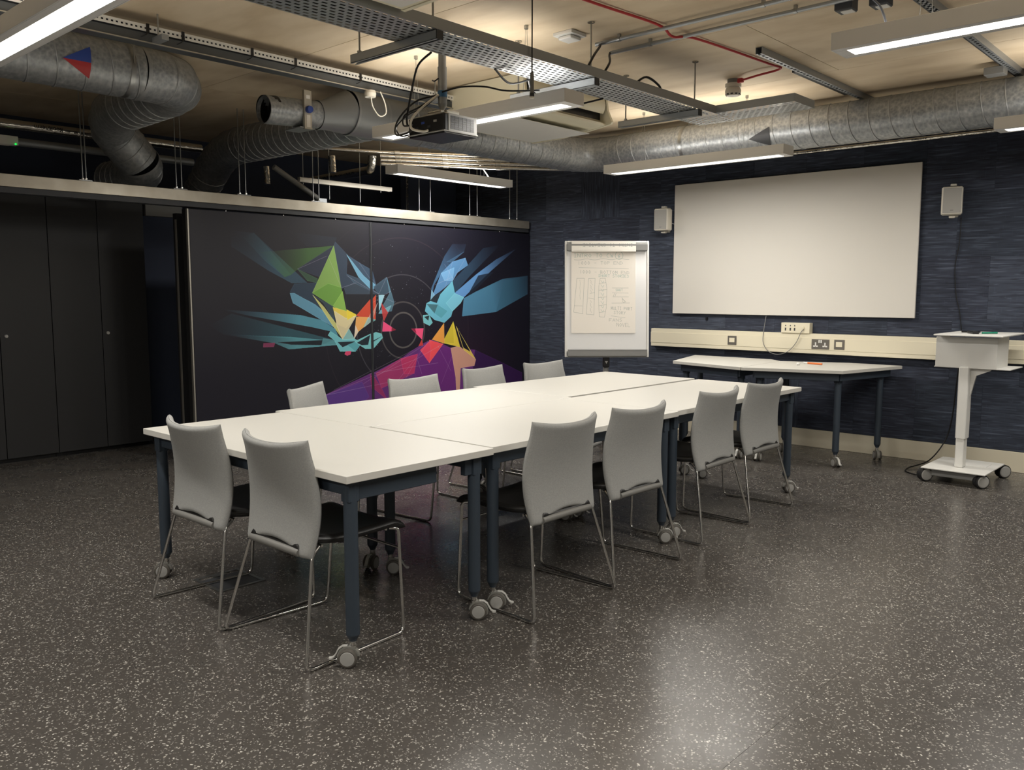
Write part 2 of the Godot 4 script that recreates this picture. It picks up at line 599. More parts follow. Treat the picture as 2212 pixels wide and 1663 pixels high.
# ---------------------------------------------------------------- the room
func room() -> void:
	# floor: sheets with welded joints
	var fl := structure("floor")
	var gaps := [-4.4, 0.03, 7.0]
	var xs := [[-4.4, -1.1, 2.9, 7.0], [-4.4, -0.6, 3.4, 7.0]]
	for r in 2:
		var z0: float = [-5.84, 0.0306][r]
		var z1: float = [0.0294, 5.2][r]
		for k in 3:
			var x0: float = xs[r][k] + 0.0006
			var x1: float = xs[r][k + 1] - 0.0006
			var b := MB.new()
			var T := 1.55
			b.quad(Vector3(x0, 0, z0), Vector3(x1, 0, z0), Vector3(x1, 0, z1), Vector3(x0, 0, z1), Vector3.UP, Vector2(x0, z0) / T, Vector2(x1, z0) / T, Vector2(x1, z1) / T, Vector2(x0, z1) / T)
			for e in [[Vector3(x0, 0, z0), Vector3(x1, 0, z0), Vector3(0, 0, -1)], [Vector3(x0, 0, z1), Vector3(x1, 0, z1), Vector3(0, 0, 1)], [Vector3(x0, 0, z0), Vector3(x0, 0, z1), Vector3(-1, 0, 0)], [Vector3(x1, 0, z0), Vector3(x1, 0, z1), Vector3(1, 0, 0)]]:
				b.quad(e[0], e[1], e[1] + Vector3(0, -0.0012, 0), e[0] + Vector3(0, -0.0012, 0), e[2])
			part("floor_sheet", b.done(M.floor), fl)
	part("subfloor", boxm(Vector3(1.3, -0.1012, -0.3), Vector3(11.4, 0.2, 11.2), M.weld), fl)

	# ceiling: cast panels with narrow joints
	var ce := structure("ceiling")
	part("slab", boxm(Vector3(1.3, CEIL + 0.112, -0.3), Vector3(11.4, 0.2, 11.2), M.joint), ce)
	var meshes := []
	for k in 3:
		meshes.append(boxm(Vector3(0, 0.006, 0), Vector3(2.437, 0.012, 1.3195), M.ceil[k], 0.0015))
	rng.seed = 11
	for i in range(-2, 4):
		for j in range(-4, 5):
			var z := -0.16 - 1.3225 * 0.5 + j * 1.3225
			var x := 0.4 + i * 2.44 + (0.0 if j % 2 == 0 else 1.22)
			if x < -5.0 or x > 7.5 or z < -6.0 or z > 5.6:
				continue
			var o := part("ceiling_panel", meshes[rng.randi() % 3], ce)
			o.position = Vector3(x, CEIL, z)

	# walls
	structure("wall_left", boxm(Vector3(-4.3, 1.44, -0.3), Vector3(0.2, 2.88, 11.0), M.darkwall))
	structure("wall_right", boxm(Vector3(6.6, 1.44, -0.3), Vector3(0.2, 2.88, 11.0), M.wallpaint))
	structure("wall_front", boxm(Vector3(1.3, 1.44, 5.1), Vector3(11.2, 2.88, 0.2), M.wallpaint))
	var wb := structure("wall_back", boxm(Vector3(1.3, 1.44, ZW - 0.107), Vector3(11.2, 2.88, 0.2), M.darkwall))
	var tiles := []
	for k in 8:
		var b := MB.new()
		b.box(Vector3(0, 0, 0.0035), Vector3(0.4994, 0.4994, 0.007), 0.0006)
		var u := Vector2(k * 0.37, k * 0.61)
		for i in b.v.size():
			b.uv[i] = Vector2(b.v[i].x, -b.v[i].y) / 0.62 + u if k < 7 else Vector2(b.v[i].y, b.v[i].x) / 0.62
		tiles.append(b)
	var made := {}
	rng.seed = 21
	for i in 22:
		for j in 6:
			var g := [rng.randi() % 7 if rng.randf() < 0.93 else 7, rng.randi() % 4]
			if not made.has(g):
				made[g] = tiles[g[0]].done(M.carpet[g[1]])
			var x: float = -4.0 + i * 0.5 + (0.25 if j % 2 else 0.0)
			var o := part("carpet_tile", made[g], wb)
			o.position = Vector3(x, 0.16 + 0.25 + j * 0.5, ZW - 0.007)
			if j == 5:
				o.scale.y = 0.44
				o.position.y = 0.16 + 2.5 + 0.11
	var sk := structure("baseboard_back", boxm(Vector3(1.3, 0.079, ZW + 0.004), Vector3(11.0, 0.158, 0.018), M.skirting, 0.003))
	sk.set_meta("label", "cream skirting board along the carpeted wall")

const ZW := -5.64

# ---------------------------------------------------------------- chairs
var chair0: Node3D
func make_chair() -> Node3D:
	var t := Node3D.new()
	t.name = "conference_chair"
	# back shell: s across, u up
	var mid := func(s: float, u: float) -> Vector3:
		var q := (u + 1.0) * 0.5
		var yb := 0.392
		if absf(s) < 0.74:
			yb += 0.046 * pow(cos(s / 0.74 * PI / 2), 0.6)
		var yt := 0.822 + 0.022 * pow(absf(s), 2.2)
		var y := lerpf(yb, yt, q)
		var k := clampf((y - 0.39) / 0.45, 0, 1)
		var w := 0.218 + 0.02 * sin(PI * minf(k * 1.15, 1.0))
		var f := 0.062 * (1 - k) + 0.022 * k + 0.048 * sin(PI * k) * (1 - 0.25 * k)
		f += lerpf(0.024, 0.06, k * k) * pow(absf(s), 2.6)
		return Vector3(s * w, y, -f)
	var half := func(s: float, u: float) -> float:
		var e := clampf((1 - absf(s)) / 0.1, 0, 1)
		var g := clampf((1 - absf(u)) / 0.07, 0, 1)
		return 0.015 * sqrt(1 - (1 - e) * (1 - e)) * sqrt(1 - (1 - g) * (1 - g)) + 0.0005
	var b := MB.new()
	b.cushion(mid, half, 26, 26)
	part("backrest", b.done(M.shell), t, "light grey curved back shell")
	# seat pad
	var smid := func(s: float, u: float) -> Vector3:
		var q := (u + 1.0) * 0.5
		var y := 0.448 + 0.012 * s * s - 0.01 * sin(PI * q)
		if q < 0.14: y -= 0.034 * pow((0.14 - q) / 0.14, 1.4)
		if q > 0.86: y -= 0.03 * pow((q - 0.86) / 0.14, 1.8)
		return Vector3(s * (0.166 + 0.064 * smoothstep(0.0, 0.3, q)), y, -(0.062 + 0.468 * q))
	var shalf := func(s: float, u: float) -> float:
		var e := clampf((1 - absf(s)) / 0.09, 0, 1)
		var g := clampf((1 - absf(u)) / 0.08, 0, 1)
		return 0.016 * sqrt(1 - (1 - e) * (1 - e)) * sqrt(1 - (1 - g) * (1 - g)) + 0.0005
	b = MB.new()
	b.cushion(smid, shalf, 18, 22)
	part("seat", b.done(M.leather), t, "black leather seat")
	b = MB.new()
	b.tube([Vector3(-0.165, 0.412, -0.066), Vector3(-0.1, 0.416, -0.058), Vector3(0, 0.418, -0.055), Vector3(0.1, 0.416, -0.058), Vector3(0.165, 0.412, -0.066)], 0.0145, 12)
	part("seat_edge_sheen", b.done(M.edge_sheen), t, "rolled rear edge of the seat, its leather sheen painted grey")  # grey tube stands in for the sheen on the rolled leather
	for s in [-1.0, 1.0]:
		var pts := [Vector3(s * 0.2, 0.43, -0.13), Vector3(s * 0.212, 0.405, -0.09), Vector3(s * 0.29, 0.0075, 0.0), Vector3(s * 0.262, 0.0075, -0.487), Vector3(s * 0.222, 0.43, -0.5), Vector3(s * 0.2, 0.432, -0.47)]
		part("side_frame", tubem(fillet(pts, 0.035, 5), 0.0072, M.chrome, 8), t, "chrome sled leg")
	part("cross_bar", tubem([Vector3(-0.2295, 0.35, -0.498), Vector3(0.2295, 0.35, -0.498)], 0.0055, M.chrome, 6), t)
	b = MB.new()
	b.tube([Vector3(-0.205, 0.43, -0.14), Vector3(0.205, 0.43, -0.14)], 0.006, 6)
	b.tube([Vector3(-0.205, 0.431, -0.45), Vector3(0.205, 0.431, -0.45)], 0.006, 6)
	part("seat_rail", b.done(M.chrome), t)
	return t

func chair(x: float, z: float, turn: float, label: String) -> void:
	var c: Node3D
	if chair0 == null:
		chair0 = make_chair()
		c = chair0
	else:
		c = chair0.duplicate()
	c.name = numbered("conference_chair")
	add_child(c)
	c.position = Vector3(x, 0, z)
	c.rotation.y = turn
	tag(c, label, "chair", "grey and black chairs round the white tables")

# ---------------------------------------------------------------- tables on castors
var castor := {}
func make_castor_meshes() -> void:
	# twin wheel castor, origin on the floor under the stem
	var b := MB.new()
	var side := Basis(Vector3(0, 1, 0), Vector3(1, 0, 0), Vector3(0, 0, -1))     # lathe axis y -> x
	b.lathe([Vector2(0.0, -0.009), Vector2(0.031, -0.009), Vector2(0.0365, -0.005), Vector2(0.0365, 0.005), Vector2(0.031, 0.009), Vector2(0.0275, 0.0085)], Transform3D(side, Vector3.ZERO), 22)
	var m := b.done(M.tyre)
	b = MB.new()
	b.lathe([Vector2(0.0275, 0.0085), Vector2(0.026, 0.0105), Vector2(0.0, 0.012)], Transform3D(side, Vector3.ZERO), 22)
	castor.wheel = b.add_to(m, M.hubgrey)
	b = MB.new()                                                                     # hood over the wheels
	for k in 9:
		var a0 := deg_to_rad(-25 + k * 22)
		var a1 := deg_to_rad(-25 + (k + 1) * 22)
		var c0 := Vector3(0, sin(a0), cos(a0))
		var c1 := Vector3(0, sin(a1), cos(a1))
		var o := Vector3(0, 0.0365, 0.018)
		for s in [-1.0, 1.0]:
			var w := Vector3(s * 0.011, 0, 0)
			b.quad(o + c0 * 0.012 + w, o + c1 * 0.012 + w, o + c1 * 0.042 + w, o + c0 * 0.042 + w, Vector3(s, 0, 0))
		var w2 := Vector3(0.011, 0, 0)
		b.squad(o + c0 * 0.042 - w2, o + c0 * 0.042 + w2, o + c1 * 0.042 + w2, o + c1 * 0.042 - w2, c0, c0, c1, c1)
	b.box(Vector3(0, 0.072, 0.004), Vector3(0.026, 0.02, 0.03), 0.005)
	castor.hood = b.done(M.castergrey)
	castor.stem = null
	b = MB.new()
	b.lathe([Vector2(0.0, 0.074), Vector2(0.0125, 0.074), Vector2(0.0125, 0.081), Vector2(0.0105, 0.0815), Vector2(0.0125, 0.083), Vector2(0.0125, 0.0905), Vector2(0.0105, 0.091), Vector2(0.012, 0.0925), Vector2(0.012, 0.104)], Transform3D.IDENTITY, 16)
	castor.stem = b.done(M.chrome)
	b = MB.new()                                                                     # brake lever curling down
	var pr := [Vector2(0.022, 0.079), Vector2(0.04, 0.077), Vector2(0.055, 0.066), Vector2(0.064, 0.048), Vector2(0.072, 0.036), Vector2(0.083, 0.03)]
	for i in pr.size() - 1:
		var a: Vector2 = pr[i]
		var c: Vector2 = pr[i + 1]
		var d := (c - a).normalized()
		b.box(Vector3(0, (a.y + c.y) / 2, (a.x + c.x) / 2), Vector3(0.017, 0.005, a.distance_to(c) + 0.004), 0.0015, Basis(Vector3.RIGHT, -atan2(d.y, d.x)))
	b.lathe([Vector2(0, -0.003), Vector2(0.0095, -0.003), Vector2(0.0095, 0.003), Vector2(0, 0.003)], Transform3D(Basis.IDENTITY, Vector3(0, 0.03, 0.083)), 12)
	castor.brake = b.done(M.brake)
	# leg: round tube with a chamfered foot and a square head
	b = MB.new()
	b.lathe([Vector2(0.0, 0.098), Vector2(0.014, 0.098), Vector2(0.0165, 0.106), Vector2(0.0255, 0.122), Vector2(0.0262, 0.125), Vector2(0.0262, 0.69)], Transform3D.IDENTITY, 24)
	b.box(Vector3(0, 0.665, 0), Vector3(0.05, 0.08, 0.05), 0.004)
	castor.leg = b.done(M.navy)

func leg_and_castor(t: Node3D, at: Vector3, turn: float, brake: bool, stretch := 0.0) -> void:
	var l := part("leg", castor.leg, t)
	l.position = at
	if stretch != 0.0:
		l.scale.y = 1.0 + stretch
		l.position.y -= 0.098 * stretch
	var c := Node3D.new()
	c.name = "castor"
	t.add_child(c, true)
	c.position = at
	c.rotation.y = turn
	part("stem", castor.stem, c)
	part("hood", castor.hood, c)
	for s in [-1.0, 1.0]:
		var w := part("wheel", castor.wheel, c)
		w.position = Vector3(s * 0.021, 0.0365, 0.018)
		if s < 0: w.rotation.y = PI
	if brake: part("brake_lever", castor.brake, c)

func table(label: String, x0: float, x1: float, z0: float, z1: float, turns: Array, kind := 0) -> Node3D:
	# x0..x1, z0 (near) .. z1 (far); origin at its base
	var c := Vector3((x0 + x1) / 2, 0, (z0 + z1) / 2)
	var t := thing("folding_table", label, "table", c, 0.0, "white rectangular tables on castors")
	var hx := (x1 - x0) / 2
	var hz := (z0 - z1) / 2
	part("table_top", boxm(Vector3(0, 0.7205, 0), Vector3(hx * 2, 0.029, hz * 2), M.white, 0.0025), t, "white laminate top")
	var ix := hx - 0.06
	var iz := hz - 0.06
	var b := MB.new()
	for s in [-1.0, 1.0]:
		b.box(Vector3(0, 0.676, s * iz), Vector3(ix * 2 - 0.04, 0.058, 0.026), 0.003)
		if kind == 1 and s > 0:
			b.box(Vector3(ix, 0.667, iz - 0.215), Vector3(0.03, 0.076, 0.40), 0.003)
			b.box(Vector3(ix, 0.667, -iz + 0.03), Vector3(0.03, 0.076, 0.07), 0.003)
			b.box(Vector3(ix - 0.09, 0.655, -0.12), Vector3(0.12, 0.012, 0.04), 0.002)
		else:
			b.box(Vector3(s * ix, 0.676, 0), Vector3(0.026, 0.058, iz * 2 - 0.04), 0.003)
	part("under_frame", b.done(M.navy), t)
	var k := 0
	for q in [Vector3(-ix, 0, iz), Vector3(ix, 0, iz), Vector3(ix, 0, -iz), Vector3(-ix, 0, -iz)]:
		leg_and_castor(t, q, turns[k], k != 0 or kind == 0)
		k += 1
	return t

func slanted_table(label: String, poly: Array, legs: Array) -> void:
	var c := Vector2.ZERO
	for p in poly: c += p / poly.size()
	var t := thing("trapezoid_table", label, "table", Vector3(c.x, 0, c.y), 0.0, "white slanted tables under the screen")
	var pp := []
	for p in poly: pp.append(p - c)
	var b := MB.new()
	b.prism(pp, 0.753, 0.78, Transform3D.IDENTITY, 0.0025)
	part("table_top", b.done(M.white), t, "white laminate top")
	b = MB.new()
	for i in pp.size():
		var a: Vector2 = pp[i] * 0.84
		var d: Vector2 = pp[(i + 1) % pp.size()] * 0.84
		var m := (a + d) / 2
		b.box(Vector3(m.x, 0.721, m.y), Vector3(a.distance_to(d), 0.06, 0.026), 0.003, Basis(Vector3.UP, -atan2(d.y - a.y, d.x - a.x)))
	part("under_frame", b.done(M.navy), t)
	for q in legs:
		leg_and_castor(t, Vector3(q[0] - c.x, 0, q[1] - c.y), q[2], q[3], 0.075)

func furniture() -> void:
	make_castor_meshes()
	table("nearest white table, set crosswise with two chairs at its end", 0.0, 1.6, 0.0, -0.757, [-0.7, -0.83, 2.31, 2.2], 1)
	table("white table behind the crosswise one, on the mural side", -0.065, 0.752, -0.763, -2.345, [-0.6, 0.4, 2.0, 2.0])
	table("white table behind the crosswise one, on the open floor side", 0.758, 1.578, -0.774, -2.248, [2.3, 2.25, 2.35, 2.0])
	table("far white table on the mural side, beside the flip chart", -0.12, 0.712, -2.352, -3.885, [0.3, 2.2, 2.3, 1.3])
	table("far white table on the open floor side, nearest the screen", 0.757, 1.56, -2.255, -3.86, [1.9, 2.6, 2.4, 2.5])
	slanted_table("left of the two joined slanted tables under the screen", [Vector2(-0.01, -4.736), Vector2(0.738, -4.548), Vector2(0.70, -5.355), Vector2(0.56, -5.477), Vector2(-0.226, -5.476)], [[0.06, -4.85, 0.3, false], [0.66, -4.72, 0.1, true], [-0.1, -5.37, 2.0, false], [0.5, -5.36, 1.4, false]])
	slanted_table("right of the two joined slanted tables, with an orange marker on it", [Vector2(0.747, -4.545), Vector2(1.481, -4.78), Vector2(1.66, -5.572), Vector2(1.22, -5.572), Vector2(0.708, -5.34)], [[0.81, -5.25, 0.5, false], [0.83, -4.72, 0.2, true], [1.4, -4.9, 0.9, true], [1.53, -5.45, 0.6, false]])

	chair(0.592, 0.125, 0.01, "chair with its back to the camera at the near left table corner")
	chair(1.18, 0.1, 0.0, "chair at the end of the nearest table, beside its foremost leg")
	chair(1.785, -1.097, PI / 2, "foremost of the four chairs along the open floor side of the tables")
	chair(1.775, -1.685, PI / 2 - 0.02, "second chair from the front along the open floor side")
	chair(1.725, -2.562, PI / 2 + 0.02, "third chair from the front along the open floor side")
	chair(1.71, -3.162, PI / 2 - 0.01, "last chair of the open floor side, nearest the screen")
	chair(-0.285, -1.03, deg_to_rad(-60), "skewed chair on the mural side, foremost of its row")
	chair(-0.235, -1.84, -PI / 2 + 0.05, "chair on the mural side in front of the purple slope")
	chair(-0.42, -2.67, -PI / 2 + 0.05, "chair on the mural side in front of the yellow peaks")
	chair(-0.40, -3.34, -PI / 2 - 0.06, "chair on the mural side, furthest away, beside the flip chart")

	# lectern trolley
	var t := thing("lectern_trolley", "white height adjustable lectern trolley by the carpeted wall", "lectern", Vector3(2.29, 0, -5.05))
	part("base_plate", boxm(Vector3(0, 0.106, -0.01), Vector3(0.43, 0.01, 0.54), M.paint, 0.003), t)
	part("base_hatch", boxm(Vector3(0.05, 0.112, -0.1), Vector3(0.2, 0.002, 0.16), M.paint, 0.0005), t)
	var b := MB.new()
	b.box(Vector3(0, 0.075, 0.21), Vector3(0.3, 0.05, 0.02), 0.002)
	b.box(Vector3(0, 0.075, -0.22), Vector3(0.3, 0.05, 0.02), 0.002)
	b.box(Vector3(-0.08, 0.08, 0.0), Vector3(0.1, 0.045, 0.4), 0.002)
	part("chassis", b.done(M.midgrey), t)
	part("lower_column", boxm(Vector3(0, 0.22, 0.07), Vector3(0.058, 0.22, 0.085), M.paint, 0.008), t)
	part("upper_column", boxm(Vector3(0.002, 0.585, 0.07), Vector3(0.07, 0.53, 0.1), M.paint, 0.01), t)
	b = MB.new()
	b.prism([Vector2(0.0, 0.835), Vector2(0.13, 0.835), Vector2(0.13, 0.825), Vector2(0.04, 0.785), Vector2(0.0, 0.6)], -0.012, 0.012, Transform3D(Basis(Vector3(1, 0, 0), Vector3(0, 0, 1), Vector3(0, 1, 0)), Vector3(0.03, 0, 0.05)))
	part("bracket", b.done(M.paint), t)
	b = MB.new()
	b.box(Vector3(0.005, 0.95, 0.1), Vector3(0.405, 0.222, 0.008), 0.002)
	b.box(Vector3(-0.194, 0.95, -0.055), Vector3(0.008, 0.222, 0.31), 0.002)
	b.box(Vector3(0.204, 0.95, -0.055), Vector3(0.008, 0.222, 0.31), 0.002)
	part("modesty_box", b.done(M.paint), t)
	part("shelf", boxm(Vector3(0.045, 0.841, -0.08), Vector3(0.5, 0.008, 0.36), M.paint, 0.002), t)
	part("lectern_top", boxm(Vector3(0.04, 1.078, -0.1), Vector3(0.45, 0.012, 0.65), M.paint, 0.004), t)
	part("latch", boxm(Vector3(-0.206, 0.965, 0.02), Vector3(0.012, 0.1, 0.02), M.plate, 0.002), t)
	var side := Basis(Vector3(0, 1, 0), Vector3(1, 0, 0), Vector3(0, 0, -1))
	var wm := MB.new()
	wm.lathe([Vector2(0, -0.014), Vector2(0.044, -0.014), Vector2(0.05, -0.008), Vector2(0.05, 0.008), Vector2(0.045, 0.014), Vector2(0.042, 0.014)], Transform3D(side, Vector3.ZERO), 24)
	var wmesh := wm.done(M.rubber)
	wm = MB.new()
	wm.lathe([Vector2(0.042, 0.014), Vector2(0.036, 0.018), Vector2(0, 0.019)], Transform3D(side, Vector3.ZERO), 24)
	wmesh = wm.add_to(wmesh, M.hubgrey)
	for q in [[-0.2, 0.2], [0.175, 0.2], [0.2, -0.3], [-0.2, -0.3]]:
		for s in [-1.0, 1.0]:
			var w := part("wheel", wmesh, t)
			w.position = Vector3(q[0], 0.05, q[1]) + Basis(Vector3.UP, -0.75) * Vector3(s * 0.016, 0, 0)
			w.rotation.y = -0.75 + (PI if s < 0 else 0.0)
	# things on the lectern
	var rc := thing("remote_control", "black remote control lying on the lectern top", "remote", Vector3(2.3, 1.084, -5.08), 0.5)
	part("case", boxm(Vector3(0, 0.009, 0), Vector3(0.045, 0.018, 0.16), M.black, 0.005), rc)
	b = MB.new()
	for i in 3:
		for j in 5:
			b.box(Vector3((i - 1) * 0.012, 0.0185, (j - 2) * 0.02), Vector3(0.008, 0.003, 0.01), 0.001)
	part("buttons", b.done(M.darkgrey), rc)
	single("flat_adapter", boxm(Vector3(2.25, 1.09, -5.22), Vector3(0.12, 0.012, 0.05), M.black, 0.004), "small flat black box behind the remote on the lectern", "adapter")
	b = MB.new()
	var gt := thing("marker_pen", "green marker pen on the lectern top", "pen", Vector3(2.4, 1.091, -5.12), 0.9)
	b.tube([Vector3(-0.06, 0, 0), Vector3(0.02, 0, 0)], 0.007, 10)
	part("barrel", b.done(M.green), gt)
	b = MB.new()
	b.tube([Vector3(0.02, 0, 0), Vector3(0.06, 0, 0)], 0.0075, 10)
	part("cap", b.done(M.green), gt)
	var ot := thing("marker_pen", "orange marker pen on the slanted table", "pen", Vector3(1.07, 0.788, -5.2), -0.25)
	b = MB.new()
	b.tube([Vector3(-0.06, 0, 0), Vector3(0.08, 0, 0)], 0.008, 10)
	part("barrel", b.done(M.orange), ot)
	b = MB.new()
	b.tube([Vector3(-0.1, 0, 0), Vector3(-0.06, 0, 0)], 0.0085, 10)
	part("cap", b.done(M.paint), ot)
	var cl := MB.new()
	cl.lathe([Vector2(0, 0), Vector2(0.014, 0.002), Vector2(0.016, 0.012), Vector2(0.009, 0.02), Vector2(0, 0.022)], Transform3D(Basis.IDENTITY, Vector3(1.0, 0.78, -5.05)), 12)
	single("pen_lid", cl.done(M.paint), "tiny white lid beside the orange marker", "lid")
	# power lead of the lectern
	single("power_lead", tubem(curve([Vector3(2.12, 1.05, -5.562), Vector3(2.09, 0.8, -5.562), Vector3(2.06, 0.4, -5.575), Vector3(2.02, 0.2, -5.56), Vector3(1.95, 0.05, -5.42), Vector3(1.86, 0.008, -5.22), Vector3(1.9, 0.007, -5.05), Vector3(2.05, 0.008, -4.98), Vector3(2.2, 0.045, -5.0)], 8), 0.005, M.black, 6), "black power lead hanging behind the lectern down to the floor", "cable")

	# floor box
	var fb := thing("floor_box", "square metal floor box with a lid under the front chairs", "floor box", Vector3(0.327, 0, -0.24))
	b = MB.new()
	for s in [-1.0, 1.0]:
		b.box(Vector3(0, 0.002, s * 0.11), Vector3(0.26, 0.004, 0.018), 0.001)
		b.box(Vector3(s * 0.121, 0.002, 0), Vector3(0.018, 0.004, 0.202), 0.001)
	part("frame", b.done(M.steel), fb)
	part("lid", boxm(Vector3(0.012, 0.0012, 0), Vector3(0.19, 0.0024, 0.196), M.darkgrey, 0.0005), fb)
	part("cable_flap", boxm(Vector3(-0.1, 0.002, 0), Vector3(0.03, 0.004, 0.07), M.steel, 0.001), fb)

# ---------------------------------------------------------------- flip chart
const FONT := {
	"A": [[0, 1, .5, 0, 1, 1], [.2, .6, .8, .6]], "B": [[0, 1, 0, 0, .8, .1, .7, .45, 0, .5, .9, .65, .8, 1, 0, 1]], "C": [[1, .1, .4, 0, 0, .5, .4, 1, 1, .9]],
	"D": [[0, 1, 0, 0, .8, .2, .9, .7, 0, 1]], "E": [[1, 0, 0, 0, 0, 1, 1, 1], [0, .5, .8, .5]], "F": [[1, 0, 0, 0, 0, 1], [0, .5, .7, .5]], "H": [[0, 0, 0, 1], [1, 0, 1, 1], [0, .5, 1, .5]],
	"I": [[.5, 0, .5, 1], [.1, 0, .9, 0], [.1, 1, .9, 1]], "L": [[0, 0, 0, 1, 1, 1]], "M": [[0, 1, .1, 0, .5, .7, .9, 0, 1, 1]], "N": [[0, 1, 0, 0, 1, 1, 1, 0]],
	"O": [[.5, 0, 0, .5, .5, 1, 1, .5, .5, 0]], "0": [[.5, 0, .1, .5, .5, 1, .9, .5, .5, 0]], "P": [[0, 1, 0, 0, .9, .1, .8, .5, 0, .5]], "R": [[0, 1, 0, 0, .9, .15, .7, .5, 0, .5, 1, 1]],
	"S": [[1, .1, .4, 0, .1, .25, .9, .7, .6, 1, 0, .9]], "T": [[0, 0, 1, 0], [.5, 0, .5, 1]], "U": [[0, 0, .1, .9, .8, 1, 1, 0]], "V": [[0, 0, .5, 1, 1, 0]], "W": [[0, 0, .25, 1, .5, .4, .75, 1, 1, 0]],
	"Y": [[0, 0, .5, .5, 1, 0], [.5, .5, .3, 1]], "1": [[.5, 0, .5, 1]], "6": [[.8, 0, .2, .5, .3, 1, .8, .9, .8, .6, .2, .6]], "-": [[.1, .5, .9, .5]],
}
func scrawl(p: Pic, text: String, x: float, y: float, w: float, h: float, slope: float, c: Array, flip := false) -> void:
	var step := w / text.length()
	for k in text.length():
		if not FONT.has(text[k]):
			continue
		for st in FONT[text[k]]:
			for i in range(0, st.size() - 2, 2):
				var q := []
				for e in [i, i + 2]:
					var u: float = x + (k + st[e] * 0.72) * step
					var vv: float = y + st[e + 1] * h + (u - x) * slope
					if flip:
						u = 2 * x + w - u
						vv = 2 * y + h - vv
					q.append(Vector2(u, vv))
				p.line(q[0].x, q[0].y, q[1].x, q[1].y, 1.1, c, 0.55)

